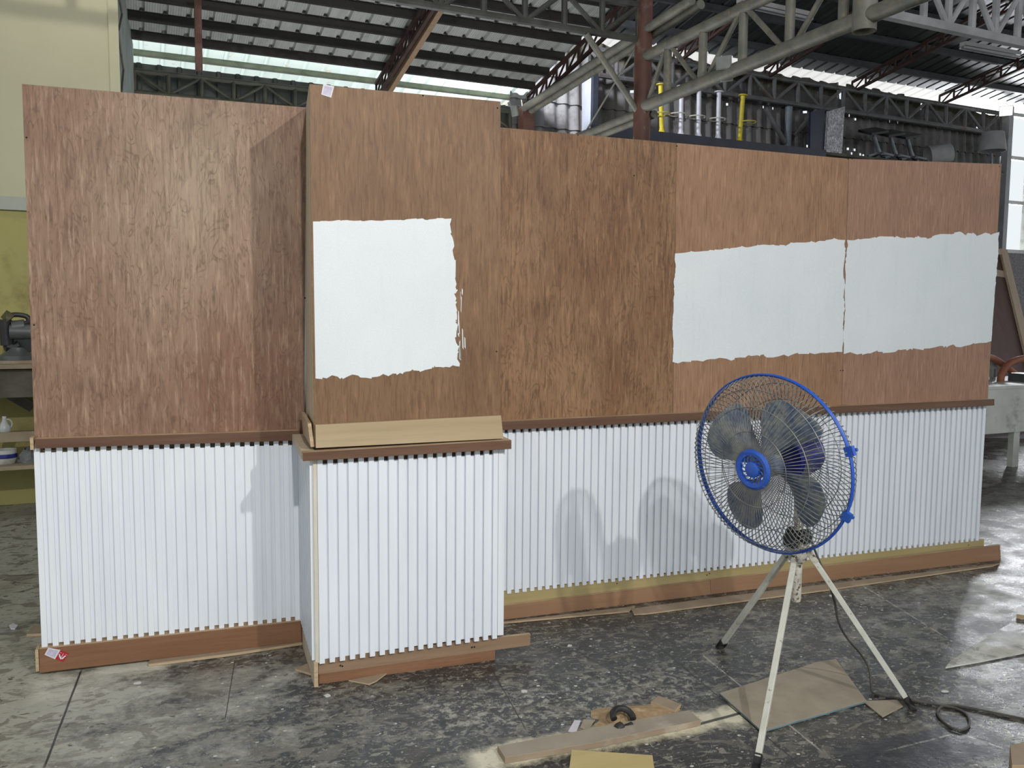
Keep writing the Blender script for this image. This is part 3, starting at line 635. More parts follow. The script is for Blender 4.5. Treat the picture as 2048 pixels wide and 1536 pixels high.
def flood(c, aim, lab, lit=True, power=0, s=.09):
    ax = (aim-c).normalized(); T = thing('floodlight', lab, 'floodlight', c)
    sd = ax.cross(ZUP).normalized(); u2 = sd.cross(ax)
    b = MB(); F = [c+ax*.09+sd*s*i+u2*s*.8*j for i, j in ((-1, -1), (1, -1), (1, 1), (-1, 1))]; K = [c-ax*.07+sd*s*.5*i+u2*s*.5*j for i, j in ((-1, -1), (1, -1), (1, 1), (-1, 1))]
    b.hexa(F, K); b.build('housing', M['flood_grey'], T, .004)
    b = MB(); b.box(c+ax*.093, (s*.85, s*.66, .004), (sd, u2, ax)); b.build('lens', M['led'] if lit else M['flood_grey'], T)
    b = MB(); b.bar(c-u2*s*.4, c-u2*(s*.8+.10), .02, .10, ax); b.build('bracket', M['flood_grey'], T)
    if power:
        d = bpy.data.lights.new('flood_beam', 'SPOT'); d.energy = power; d.spot_size = math.radians(115); d.spot_blend = .5; d.shadow_soft_size = .06; d.color = (.86, .90, 1)
        o = bpy.data.objects.new('flood_beam', d); COL.objects.link(o); o.parent = T; o.location = ax*.12; o.rotation_euler = ax.to_track_quat('-Z', 'Y').to_euler()
flood(HV(2012, 222, 9.55), CAM, 'glaring lit floodlight at the right end of the back wall', True, 0, .10)
flood(HV(1027, 208, 9.35), HV(1150, 205, 9.9)-BV*.2, 'lit floodlight on the red post under the left eave', True, 0, .05)
fc = HU(1452, 124, UC-.02)
flood(fc, fc-BU*.6-ZUP*.25-BV*.5, 'grey unlit floodlight fixed to the long pipe girder', False, 0, .065)

# ------------------------------------------------------------------ the partition
RIB = .0417
def slat_panel(x0, x1, zlo, zhi, yf, parent, gap=.02, name='slat_panel', depth=.013, w=.0215):
    """ribs run upright; zlo/zhi are functions of x so that the sheet follows its plinth and ledge"""
    b = MB(); n = int(round((x1-x0)/RIB)); pitch = (x1-x0-w)/max(n, 1) if n else RIB
    prof = []
    for i in range(n+1):
        a = x0+i*pitch; prof += [(a, yf), (a+w, yf)]
        if i < n: prof += [(a+w, yf+depth), (a+pitch, yf+depth)]
    N_ = len(prof); back = yf+depth+.008
    gl = lambda y: .013 if y > yf+.001 else 0.
    gh = lambda y: gap if y > yf+.001 else 0.
    lo = [Vector((x, y, zlo(x)+gl(y))) for x, y in prof]+[Vector((x, back, zlo(x)+gl(y))) for x, y in prof]
    hi = [Vector((x, y, zhi(x)-gh(y))) for x, y in prof]+[Vector((x, back, zhi(x)-gh(y))) for x, y in prof]
    b.v += lo+hi; K = 2*N_
    for i in range(N_-1):
        b.f.append([i, i+1, K+i+1, K+i]); b.f.append([N_+i+1, N_+i, K+N_+i, K+N_+i+1])
        b.f.append([i+1, i, N_+i, N_+i+1]); b.f.append([K+i, K+i+1, K+N_+i+1, K+N_+i])
    for i in (0, N_-1): b.f.append([i, N_+i, K+N_+i, K+i])
    b.m += [0]*(len(b.f)); b.sm += [False]*len(b.f)
    return b.build(name, M['slat'], parent)
def rails(parent, x0, x1, zlo, zhi, y, m_lo):
    for nm, zf, m in (('groove_shade_strip', zhi, M['ledge']), ('foot_rail', zlo, m_lo)):  # upper strip is dark wood added behind the grooves as their recess shade
        b = MB(); h = .035
        b.slab([Vector((x0, y, zf(x0)-h)), Vector((x1, y, zf(x1)-h)), Vector((x1, y, zf(x1)+h)), Vector((x0, y, zf(x0)+h))], (0, .012, 0)); b.build(nm, m, parent)
def lin(p, q): return lambda x: p.z+(q.z-p.z)*(x-p.x)/(q.x-p.x)
def board(parent, name, px, Y, th, m, me=None, bevel=0):
    b = MB(); b.slab([PY(x, y, Y) for x, y in px], (0, th, 0), 0, 1)
    return b.build(name, [m, me or m], parent, bevel)
def holes_on(parent, pts, Y, r=.0035):
    for x, y in pts:
        b = MB(); b.lathe(PY(x, y, Y)+Vector((0, .001, 0)), (0, -1, 0), [(r, 0), (r, .0016), (0, .0016)], 10); b.build('screw_hole', M['hole'], parent)
def ragged(pts, amp, step, rnd):
    out = []
    for i in range(len(pts)):
        (x0, y0, a0), (x1, y1, a1) = pts[i], pts[(i+1) % len(pts)]
        L = math.hypot(x1-x0, y1-y0); k = max(1, int(L/step)); j = 0
        nx, ny = -(y1-y0)/L, (x1-x0)/L
        out.append((x0, y0)); t = 0
        while True:
            t += rnd.uniform(.4, 1.6)*step/L
            if t > 1-.5*step/L: break
            j = .55*j+rnd.uniform(-1, 1)*amp*a0
            x, y = x0+(x1-x0)*t, y0+(y1-y0)*t
            out.append((x+nx*j, y+ny*j))
            if a0 and rnd.random() < .35:
                j += rnd.choice((-1, 1))*amp*a0*.8; out.append((x+nx*j+(x1-x0)/L*.8, y+ny*j+(y1-y0)/L*.8))
    return out
def patch(parent, pts, Y, seed, amp=2.5, step=8.):
    rnd = random.Random(seed); b = MB(); P = ragged(pts, amp, step, rnd)
    b.slab([PY(x, y, Y-.0012) for x, y in P], (0, .0011, 0)); return b.build('paint_patch', M['paint'], parent)

# --- left section
PL = thing('panelled_backdrop', 'left partition section of rosy plywood over white slats', 'partition', PY(330, 1310, 0)*Vector((1, 1, 0)) if False else Vector((.54, 0, 0)))
pb = board(PL, 'plywood_panel', [(44, 168), (612.5, 215), (608, 874), (69.5, 888)], 0, .018, M['ply_left'], M['ply_edge'])
holes_on(pb, [(53, 275), (68, 650), (610, 596), (611, 843)], 0)
zl = lin(PY(80, 1297, -.006), PY(607, 1239, -.006)); zt = lin(PY(70, 886, -.006), PY(600, 872, -.006))
xl = PY(75, 1100, -.006).x; xr = PY(609, 1100, -.006).x
slat_panel(PY(75.5, 1100, -.006).x, 1.092, zl, zt, -.006, PL, .042); rails(PL, .03, 1.06, zl, zt, .019, M['pale_board'])
def ledge(parent, pts_front, Y0, Y1, name='ledge', m=None):   # front face pixels tl,tr,br,bl at plane Y0, back at Y1
    F = [PY(x, y, Y0) for x, y in pts_front]; Bk = [Vector((p.x, Y1, p.z)) for p in F]
    b = MB(); b.hexa(F, Bk, 0, 1); return b.build(name, [m or M['ledge'], M['ply_edge']], parent, .0012)
ledge(PL, [(70, 878), (597, 861), (600, 881), (71, 897)], -.042, 0)
F = [PY(70, 876.5, -.044), PY(63.5, 875, 0)]
b = MB(); b.box(((PY(68, 887, -.03)).x-.006, -.021, PY(70, 887, -.042).z), (.006, .022, .025)); b.build('ledge_end', M['ply_edge'], PL)
ledge(PL, [(78, 1298), (609.5, 1241), (611, 1283), (79.5, 1346)], -.022, .05, 'plinth', M['plinth'])
b = MB(); p = PY(76, 1320, -.012); b.box((p.x-.002, .012, p.z), (.006, .032, .046)); b.build('plinth_end', M['ply_edge'], PL)

# --- column
YC = -.482
PC = thing('panelled_backdrop', 'projecting partition column of plywood over white slats with a pale upstand', 'column', Vector((1.45, -.24, 0)))
pb = board(PC, 'plywood_panel', [(619, 168), (1001, 203), (1001, 878), (629, 893)], YC, .018, M['ply_column'], M['ply_edge'])
holes_on(pb, [(846, 191), (993, 703), (995, 216)], YC)
patch(pb, [(626, 443, .5), (700, 441, .5), (790, 440, .6), (903, 437, 1.), (905, 500, 1.), (911, 575, 1.6), (916, 650, 1.3), (919, 733, 1.4), (850, 740, 1.2), (800, 746, 1.5), (760, 752, 1.4), (700, 751, 1.6), (631, 757, 0)], YC, 3)
rnd = random.Random(5); b = MB()
for i in range(9):
    x, y0 = 919+rnd.uniform(-3, 10), rnd.uniform(560, 690); y1 = y0+rnd.uniform(14, 50); w = rnd.uniform(.6, 1.8)
    P = [(x, y0), (x+w, y0+3), (x+w+rnd.uniform(-1, 2), y1), (x+rnd.uniform(-1, 1), y1-4)]
    b.slab([PY(px, py, YC-.001) for px, py in P], (0, .0009, 0))
b.build('brush_streaks', M['paint'], pb)
# left side board
tp0, tp1 = PY(619, 168, YC), PY(612, 215, -.002); bt = .99
b = MB(); a = [Vector((tp0.x, YC+.018, tp0.z)), Vector((tp1.x, -.001, tp1.z)), Vector((PY(612.5, 860, 0).x, -.001, bt)), Vector((PY(628.5, 893, YC).x, YC+.018, bt))]
b.slab(a, (.016, 0, 0), 0, 1); b.build('side_panel', [M['side_board'], M['ply_edge']], PC)
tq = PY(1001, 203, YC)
b = MB(); b.slab([Vector((tq.x, YC+.018, tq.z)), Vector((tq.x, -.002, tq.z)), Vector((tq.x, -.002, bt)), Vector((tq.x, YC+.018, bt))], (-.016, 0, 0), 0, 1); b.build('side_panel', [M['side_board'], M['ply_edge']], PC)
# front slats, corner bead, side slats
YS = YC-.006
zl = lin(PY(641, 1328, YS), PY(1001, 1276, YS)); zt = lin(PY(630, 913, YS), PY(1001, 893, YS))
xs0, xs1 = PY(637, 1150, YS).x, PY(995, 1150, YS).x
slat_panel(xs0, xs1, zl, zt, YS, PC, .034); rails(PC, xs0+.01, xs1-.01, zl, zt, YC+.028, M['batten_brown'])
b = MB(); b.box(((xs0-.009), YC+.002, (zl(xs0)+zt(xs0))/2+.004), (.0075, .010, (zt(xs0)-zl(xs0))/2-.002)); b.build('corner_bead', M['bead'], PC)
xe = PY(1003, 1150, YS).x
b = MB(); b.box((xs1+.014, YC+.004, (zl(xs1)+zt(xs1))/2+.012), (.011, .006, (zt(xs1)-zl(xs1))/2)); b.build('corner_bead', M['slat'], PC)
def side_slats(xo, sgn, parent, y0, y1, z0, z1):
    b = MB(); n = int((y1-y0)/RIB)
    b.box((xo+sgn*.012, (y0+y1)/2, (z0+z1)/2), (.006, (y1-y0)/2, (z1-z0)/2))
    for i in range(n+1): b.box((xo, y0+.012+i*RIB, (z0+z1)/2), (.0065, .0107, (z1-z0)/2))
    b.build('side_slats', M['slat'], parent)
side_slats(xs0-.022, 1, PC, YC+.004, -.012, .108, .955)
side_slats(xs1+.030, -1, PC, YC+.012, -.012, .108, .955)
# ledge frame
lf = [(605.5, 905), (1023, 880), (1023, 898), (606, 922.5)]; YL = YC-.045
F = [PY(x, y, YL) for x, y in lf]; b = MB(); b.hexa(F, [Vector((p.x, YL+.045, p.z)) for p in F], 0, 1)
b.build('ledge', [M['ledge'], M['ply_edge']], PC, .0012)
def arm(x0, x1, z0, z1, nm):
    b = MB(); b.hexa([Vector((x0, YL+.046, z0)), Vector((x1, YL+.046, z0)), Vector((x1, YL+.046, z1)), Vector((x0, YL+.046, z1))], [Vector((x0+.004, -.044, z0+.004)), Vector((x1+.004, -.044, z0+.004)), Vector((x1+.004, -.044, z1+.004)), Vector((x0+.004, -.044, z1+.004))], 1, 0)
    b.build(nm, [M['side_board'], M['ply_edge']], PC, .0012)
arm(F[0].x, F[0].x+.05, F[3].z, F[0].z, 'ledge_arm'); arm(F[1].x-.045, F[1].x, F[2].z, F[1].z, 'ledge_arm')
# upstand boards
P = [PY(x, y, YC-.022) for x, y in ((631, 850), (1002, 831), (1007, 877), (632, 896))]
b = MB(); b.slab(P, (0, .016, 0), 0, 1); b.build('upstand_board', [M['pale_board'], M['ply_edge']], PC)
xl0 = PY(624, 870, YC).x
b = MB(); z0, z1 = P[3].z+.002, P[0].z+.004
b.slab([Vector((xl0-.006, YC-.004, z0)), Vector((xl0+.004, -.10, z0)), Vector((xl0-.001, -.09, z1)), Vector((xl0-.016, YC+.002, z1))], (.014, 0, 0), 0, 1)
b.build('upstand_board', [M['pale_board'], M['ply_edge']], PC)
# foot: batten sticking out to the right, plinth, ply corner
P = [PY(x, y, YC+.012) for x, y in ((637, 1318), (1061, 1268), (1060, 1290.5), (637, 1349))]
b = MB(); b.slab(P, (0, .018, 0), 0, 1); b.build('foot_batten', [M['batten_brown'], M['ply_edge']], PC)
P = [PY(x, y, YC+.014) for x, y in ((638, 1345), (990, 1298), (990, 1326), (638, 1368))]
b = MB(); b.slab(P, (0, .018, 0), 0, 1); b.build('plinth', [M['plinth'], M['plinth']], PC)
b = MB(); xa = PY(631, 1345, YC-.006).x
b.slab([Vector((xa-.006, YC-.010, .0)), Vector((xa+.010, YC-.010, .0)), Vector((xa+.010, YC-.010, .105)), Vector((xa-.006, YC-.010, .105))], (0, .45, 0), 0, 1)
b.build('side_foot', [M['ply_edge'], M['side_board']], PC)
holes_on(PC, ((681, 1331), (685, 1332.5), (944, 1294.5), (949, 1294)), YC+.008)

# --- right section
PR = thing('panelled_backdrop', 'long right partition section with two white paint patches over white slats', 'partition', Vector((3.5, 0, 0)))
XL = 1.872
tl = PY(1003, 255, 0); 
def zline(a, c, x): return a.z+(c.z-a.z)*(x-a.x)/(c.x-a.x)
b = MB(); t1 = PY(1353, 286, 0); b1 = PY(1345.5, 836, 0)
b.slab([Vector((XL, 0, zline(tl, t1, XL))), t1, b1, Vector((XL, 0, PY(1003, 855, 0).z))], (0, .018, 0), 0, 1)
pb = b.build('plywood_panel', [M['ply_speckled'], M['ply_edge']], PR); holes_on(pb, [(1156, 270), (1268, 351)], 0)
pb = board(PR, 'plywood_panel', [(1353.6, 286), (1697, 317.5), (1682.5, 822), (1346.2, 836)], -.002, .018, M['ply_mid'], M['ply_edge'])
holes_on(pb, [(1354, 292), (1696, 318), (1681, 741)], -.002)
patch(pb, [(1350, 507, .6), (1400, 503, .7), (1500, 494, .8), (1600, 485, .8), (1690.5, 480, .8), (1689, 560, .5), (1687, 640, .5), (1684.5, 704, .9), (1640, 706, 1.2), (1580, 711, 1.4), (1480, 715, 1.4), (1400, 722, 1.3), (1345, 724, .3), (1347, 600, .4)], -.002, 11)
pb = board(PR, 'plywood_panel', [(1698, 317.5), (2003, 328), (1975.5, 800), (1683.5, 816)], -.003, .018, M['ply_right'], M['ply_edge'])
holes_on(pb, [(1704, 318), (1686, 741), (1999, 333)], -.003)
patch(pb, [(1694, 480, .8), (1780, 473, 1.0), (1850, 475, 1.0), (1935, 466, 1.0), (1960, 470, 1.3), (1998.5, 464, .4), (1990, 580, .1), (1983, 682, .8), (1940, 690, 1.6), (1880, 692, 1.4), (1790, 704, 1.4), (1740, 707, 1.2), (1687.5, 708, .5), (1690, 600, .6)], -.003, 17)
zl = lin(PY(1003, 1189, -.006), PY(1958, 1081, -.006)); zt = lin(PY(1010, 852, -.006), PY(1974, 806, -.006))
xe = PY(1965, 945, -.006).x; slat_panel(xe-.0215-RIB*79, xe, zl, zt, -.006, PR, .036); rails(PR, 1.93, xe-.03, zl, zt, .021, M['batten'])
P = [PY(1989, 798, -.045), PY(1989, 811, -.045)]; Q = [PY(1009, 842.5, -.045), PY(1009, 860, -.045)]
b = MB(); fx = lambda a, c, x: Vector((x, -.045, zline(a, c, x)))
F = [fx(Q[0], P[0], XL), P[0], P[1], fx(Q[1], P[1], XL)]; b.hexa(F, [Vector((p.x, 0, p.z)) for p in F], 0, 1); b.build('ledge', [M['ledge'], M['ply_edge']], PR, .0012)
F = [PY(1003, 1184, .0), PY(1968, 1079, .0), PY(1968, 1096, .0), PY(1003, 1216, .0)]; b = MB(); b.slab(F, (0, .02, 0)); b.build('foot_batten', M['batten'], PR)
F = [PY(1003, 1212, -.02), PY(1420, 1160, -.02), PY(1422, 1192, -.02), PY(1003, 1243, -.02)]; b = MB(); b.slab(F, (0, .018, 0), 0, 1); b.build('plinth', [M['plinth_right'], M['ply_edge']], PR)
F = [PY(1420.6, 1160, -.018), PY(2000, 1090, -.034), PY(2002, 1122, -.034), PY(1422.6, 1192, -.018)]; b = MB(); b.slab(F, (0, .018, 0), 0, 1); b.build('plinth', [M['plinth_right'], M['ply_edge']], PR)
holes_on(PR, ((1234, 1167), (1414, 1150), (1419, 1147), (1937, 1090)), 0)
# timber framing on the hidden side keeps the sections upright
for T, xs in ((PL, (.05, 1.0)), (PR, (2.0, 2.95, 4.0, 4.98))):
    for x in xs:
        b = MB(); b.box((x, .05, 1.19), (.02, .03, 1.19)); b.build('back_stud', M['lumber'], T)

# ------------------------------------------------------------------ stickers
def sticker(name, lab, quad, Y, m, inner=None, parent=None):
    T = thing(name, lab, 'tag', PY(*quad[3], Y)) if parent is None else parent
    b = MB(); b.slab([PY(x, y, Y-.0018) for x, y in quad], (0, .0012, 0)); b.build('paper', m, T)
    if inner: b = MB(); b.slab([PY(x, y, Y-.0024) for x, y in inner], (0, .0005, 0)); b.build('print', M['tag_print'], T)
    return T
sticker('paper_tag', 'small white tag stuck at the top left of the tall column', [(646.5, 168.5), (668.5, 172.5), (662.5, 195.5), (642.5, 189)], YC, M['tag_white'], [(649, 171), (665.5, 174.5), (660, 192), (645.5, 187.5)])
T = sticker('paper_tag', 'small white and red tag on the lower left plinth', [(96.5, 1295.5), (121, 1300), (110, 1318.5), (89, 1309.5)], -.022, M['tag_white'], [(98, 1298), (117, 1301.5), (108.5, 1315.5), (92.5, 1308.5)])
b = MB(); b.slab([PY(x, y, -.0236) for x, y in ((121, 1300), (137.5, 1307), (127, 1324), (110.5, 1318))], (0, .001, 0)); b.build('red_half', M['tag_red'], T)['label'] = 'red half of the tag'
b = MB()
ax = [(118.5, 1308), (119.5, 1313), (122, 1317.5), (125, 1317), (128.5, 1313.5), (131.5, 1311.5)]
b.tube([PY(x, y, -.0245) for x, y in ax], [.0024, .003, .0034, .0034, .003, .0024], 8); b.tube([PY(x, y, -.0245) for x, y in ((122.6, 1314.5), (127, 1307))], .0011, 6)
b.tube([PY(x, y, -.0243) for x, y in ((120.5, 1305), (123.5, 1306))], .0008, 6); b.tube([PY(x, y, -.0243) for x, y in ((131.5, 1309), (134.5, 1310.2))], .0008, 6)
b.build('arrow_mark', M['tag_white'], T)['label'] = 'white arrow mark'

# ------------------------------------------------------------------ the fan
FC = Vector((2.694, -1.209, .956)); FN = Vector((-.949, -.299, -.101)).normalized(); FR = .344
FA = FN.cross(ZUP).normalized(); FB = FA.cross(FN).normalized()          # FB points up
def fp(r, a, h): return FC+FN*h+r*(math.cos(a)*FA+math.sin(a)*FB)
feet = [PZ(1439, 1296), PZ(1511, 1541), PZ(1826, 1417)]
apex = Vector((2.852, -1.192, .60))
FT = thing('pedestal_fan', 'blue pedestal fan with wire guard on white tripod legs', 'fan', Vector((apex.x, apex.y, 0)))
b = MB(); b.tube([fp(FR, 2*math.pi*i/72, 0) for i in range(72)], .0062, 10, closed=True)
b.tube([fp(FR+.003, 2*math.pi*i/72, .009) for i in range(72)], .0032, 8, closed=True); rim = b.build('guard_rim', M['fan_blue'], FT)
for k in (2.86, 3.56):
    b = MB(); b.bar(fp(FR+.006, k-.05, .004), fp(FR+.006, k+.05, .004), .016, .034, FN); b.tube([fp(FR+.008, k, -.014), fp(FR+.024, k, -.014)], .006, 8); b.build('clip', M['fan_blue'], rim)
NW = 100
def wires(front):
    b = MB()
    for i in range(NW):
        a = 2*math.pi*i/NW
        if front: prof = [(.068, .104, 0), (.13, .104, .01), (.22, .098, .02), (.285, .084, .03), (.322, .058, .035), (.338, .025, .04), (.344, .0, .04)]; s = 1
        else: prof = [(.075, -.112, 0), (.13, -.112, .05), (.22, -.106, .12), (.285, -.088, .17), (.322, -.060, .20), (.338, -.028, .215), (.344, .0, .22)]; s = 1
        b.tube([fp(r, a+s*da, h) for r, h, da in prof], .0019 if front else .0017, 4)
    for r, h in (((.145, .1045), (.235, .0965), (.300, .078)) if front else ((.145, -.1125), (.235, -.104), (.300, -.080))):
        b.tube([fp(r, 2*math.pi*i/60, h) for i in range(60)], .0017, 5, closed=True)
    return b.build('front_guard' if front else 'rear_guard', M['wire'], FT)
gf = wires(True); gr = wires(False)
# badge in front
b = MB(); b.lathe(FC, FN, [(.052, .100), (.054, .112), (.068, .114), (.077, .108), (.079, .100), (.052, .100)], 40); hubr = b.build('badge_ring', M['fan_blue'], FT)
b = MB(); b.lathe(FC, FN, [(0, .098), (.030, .098), (.030, .113), (.024, .116), (0, .116)], 28); b.build('badge_centre', M['fan_blue'], hubr)
b = MB()
for i in range(14):
    a = 2*math.pi*i/14; b.tube([fp(.028, a, .106), fp(.041, a+.10, .108), fp(.054, a+.40, .106)], .0027, 6)
b.build('badge_spokes', M['fan_blue'], hubr)
# blades
def blade_at(a0):
    b = MB(); nr, nc = 9, 8; idx = {}
    for i in range(nr):
        t = i/(nr-1); r = .045+t*.235
        w = .46+.42*math.sin(min(1, t*1.15)*math.pi*.56); w *= (1-.30*max(0, t-.84)/.16)
        for j in range(nc):
            s = j/(nc-1)-.5; a = a0+s*w*1.15+.22*(t-.5)
            rr = r-.022*max(0, abs(s)*2-.6)*max(0, t-.5)*2
            h = .018-s*.080*(1-.25*t)+.012*math.cos(s*math.pi)
            for side in (0, 1): idx[i, j, side] = len(b.v); b.v.append(fp(rr, a, h-.004*side))
    def q(*k): b.f.append([idx[z] for z in k]); b.m.append(0); b.sm.append(True)
    for i in range(nr-1):
        for j in range(nc-1):
            q((i, j, 0), (i+1, j, 0), (i+1, j+1, 0), (i, j+1, 0)); q((i, j+1, 1), (i+1, j+1, 1), (i+1, j, 1), (i, j, 1))
    for i in range(nr-1): q((i, 0, 1), (i+1, 0, 1), (i+1, 0, 0), (i, 0, 0)); q((i, nc-1, 0), (i+1, nc-1, 0), (i+1, nc-1, 1), (i, nc-1, 1))
    for j in range(nc-1): q((nr-1, j, 1), (nr-1, j+1, 1), (nr-1, j+1, 0), (nr-1, j, 0))
    return b.build('blade', M['blade'], FT)
for a in (.49, 2.06, 3.63, 5.20): blade_at(a)
b = MB(); b.lathe(FC, FN, [(0, .045), (.030, .043), (.048, .030), (.050, -.02), (0, -.02)], 28); b.build('propeller_hub', M['blade'], FT)
# motor and neck
b = MB(); b.lathe(FC, FN, [(0, -.10), (.070, -.10), (.085, -.115), (.088, -.20), (.080, -.245), (.050, -.270), (0, -.275)], 32); mo = b.build('motor_housing', M['fan_navy'], FT)
b = MB(); mc = FC+FN*-.18
for k in range(10):
    a = k*math.pi*2/10; d = math.cos(a)*FA+math.sin(a)*FB; b.bar(mc+d*.088-FN*.04, mc+d*.088+FN*.05, .006, .006, d)
b.build('motor_ribs', M['fan_navy'], mo)
b = MB(); b.lathe(mc+FB*.085, FB, [(0, 0), (.010, 0), (.010, .030), (.014, .034), (0, .04)], 12); b.build('oscillation_knob', M['yellow_pole'], mo)
nk = Vector((apex.x, apex.y, .66))
b = MB(); b.tube([mc-FB*.07, mc-FB*.12-FN*.01, nk+ZUP*.06, nk], [.030, .022, .019, .019], 14); b.build('neck', M['leg_rusty'], FT)
b = MB(); b.lathe(nk, FA, [(0, -.045), (.026, -.045), (.03, -.03), (.03, .03), (.026, .045), (0, .045)], 18); b.lathe(nk+FN*.045-ZUP*.01, FA, [(0, -.02), (.028, -.02), (.028, .02), (0, .02)], 16); b.build('tilt_knob', M['black'], FT)
b = MB(); b.lathe(Vector((apex.x, apex.y, 0)), ZUP, [(0, .395), (.017, .395), (.0195, .405), (.0195, .69), (0, .69)], 20); b.build('pole', M['leg_rusty'], FT)
b = MB(); b.lathe(Vector((apex.x, apex.y, 0)), ZUP, [(.020, .555), (.034, .56), (.038, .58), (.036, .63), (.022, .645)], 20); b.build('leg_collar', M['leg_rusty'], FT)
for f in feet:
    d = Vector((f.x-apex.x, f.y-apex.y, 0)).normalized(); top = Vector((apex.x, apex.y, .605))+d*.035; sd = d.cross(ZUP)
    foot = Vector((f.x, f.y, .0)); t = (foot-top).normalized(); e = foot-t*.03
    m = MB(); m.bar(top, foot-t*.045, .021, .021, sd); lg = m.build('leg', M['leg_white'], FT, .002)
    m = MB(); m.bar(top-t*.02, top+t*.06, .026, .026, sd); m.build('leg_bracket', M['leg_rusty'], lg, .002)
    m = MB(); q0, q1 = foot-t*.055, foot+ZUP*.001; s2 = sd*.0135; w2 = Vector((d.x, d.y, 0))*.0145; n2 = t.cross(sd).normalized()*.0135
    m.hexa([q0-s2-n2, q0+s2-n2, q0+s2+n2, q0-s2+n2], [q1-s2-w2, q1+s2-w2, q1+s2+w2, q1-s2+w2]); m.build('rubber_foot', M['rubber'], lg)
# cable down the right leg, loop on the floor
r_ = .0045
f3 = feet[2]; d3 = Vector((f3.x-apex.x, f3.y-apex.y, 0)).normalized(); s3 = Vector((.0, .02, 0))
cp = [mc-FB*.05-FN*.06, Vector((apex.x, apex.y, .70))+d3*.05+s3*2, Vector((apex.x, apex.y, .60))+d3*.075+s3, Vector((apex.x, apex.y, .42))+d3*.16+s3*1.2, Vector((apex.x, apex.y, .28))+d3*.19+s3*2,
      PZ(1738, 1325, .10), PZ(1742, 1370, .02)]
for x, y in ((1744, 1385), (1752, 1389), (1800, 1398), (1850, 1405), (1890, 1412), (1918, 1418), (1936, 1430), (1941, 1448), (1930, 1461), (1905, 1458), (1882, 1440), (1872, 1423), (1884, 1411), (1905, 1409), (1950, 1417), (2000, 1428), (2060, 1440)):
    cp.append(PZ(x, y, r_+.0005))
def smooth(pts, it=3):
    for _ in range(it):
        o = [pts[0]]
        for a, c in zip(pts, pts[1:]): o += [a*.75+c*.25, a*.25+c*.75]
        o.append(pts[-1]); pts = o
    return pts
b = MB(); b.tube(smooth(cp), r_, 8); b.build('power_cord', M['cord'], FT)

# ------------------------------------------------------------------ things on the floor
def plank(name, lab, px, th, m, cat='plank', group=None, me=None, z0=.001, bevel=.001):
    P = [PZ(x, y, z0+th) for x, y in px]; b = MB(); b.slab(P, (0, 0, -th), 0, 1)
    c = sum(P, Vector((0, 0, 0)))/len(P); c.z = 0
    return tag(b.build(name, [m, me or M['ply_edge']], org=c, bevel=bevel), lab, cat, group)
plank('plywood_scrap', 'long plywood strip on the floor in front of the right plinth', [(1262, 1217), (1420, 1196), (1900, 1138), (2000, 1126), (1985, 1131), (1650, 1180), (1290, 1227), (1268, 1228)], .008, M['scrap'])
plank('plywood_scrap', 'thin plywood strip tucked under the near end of the right plinth', [(1003, 1243), (1270, 1212), (1258, 1222), (1005, 1245)], .008, M['scrap'])
plank('plywood_scrap', 'plywood strip on the floor in front of the left plinth', [(299, 1319), (425, 1300), (614, 1279), (614, 1284), (470, 1306), (297, 1328)], .012, M['scrap'])
plank('plywood_scrap', 'short plywood offcut sticking out left of the partition', [(66, 1250.5), (130, 1248), (130, 1265), (53, 1268)], .014, M['scrap'])
plank('plywood_scrap', 'triangular plywood offcut at the left foot of the column', [(590, 1337), (625, 1322), (650, 1340), (625, 1348)], .010, M['scrap'])
plank('plywood_scrap', 'triangular plywood offcut under the front of the column', [(697, 1360), (775, 1345), (752, 1362), (738, 1368)], .006, M['scrap'])
plank('long_plank', 'long grey dusty plank on the floor in front of the column', [(995, 1492), (1150, 1463), (1378, 1420), (1402, 1440), (1200, 1483), (1010, 1515)], .022, M['scrap_grey'], me=M['scrap'])
plank('wood_block', 'short tan wood block beyond the long plank', [(1301, 1403), (1318, 1391), (1362, 1408), (1350, 1421)], .014, M['scrap'])
plank('yellow_board', 'yellow pine board end at the bottom edge of the photo', [(1143, 1499), (1305, 1510), (1312, 1560), (1136, 1560)], .04, M['scrap_yellow'], me=M['scrap_yellow'])
plank('square_board', 'square brown board with blue edges under the fan', [(1439, 1386), (1640, 1322), (1672, 1318), (1734, 1402), (1524, 1462)], .008, M['board_brown'], 'board', me=M['edge_blue'])
plank('plywood_scrap', 'small tan plywood offcut by the foot of the right fan leg', [(1726, 1402), (1795, 1399), (1806, 1412), (1765, 1433)], .005, M['board_brown'], me=M['board_brown'])
plank('wood_block', 'tan wood block at the bottom right corner of the photo', [(2020, 1490), (2060, 1482), (2060, 1530), (2024, 1530)], .05, M['scrap'], 'block')
plank('wood_block', 'small pale block on the floor at the right edge of the photo', [(2035, 1214), (2060, 1214), (2060, 1232), (2033, 1228)], .03, M['white_dirty'], 'block')
plank('cardboard_scrap', 'little brown cardboard scrap beside the tag on the floor', [(1167, 1438), (1190, 1440), (1176, 1459), (1160, 1455)], .003, M['board_brown'], 'scrap')
plank('paper_tag', 'white paper tag lying on the floor beside the long plank', [(1149, 1440), (1162, 1441), (1152, 1465), (1136, 1463)], .001, M['tag_white'], 'tag', me=M['tag_white'], bevel=0)
plank('paper_scrap', 'crumpled white paper bit on the floor at the far left', [(18, 1250), (26, 1246), (36, 1250), (30, 1257), (22, 1257)], .006, M['tag_white'], 'scrap', me=M['tag_white'])
plank('floor_sheet', 'raised floor sheet with a curled white edge at the right', [(1891, 1334), (1960, 1322), (2060, 1302), (2060, 1220), (1900, 1322)], .008, M['floor'], 'sheet', me=M['white_dirty'])
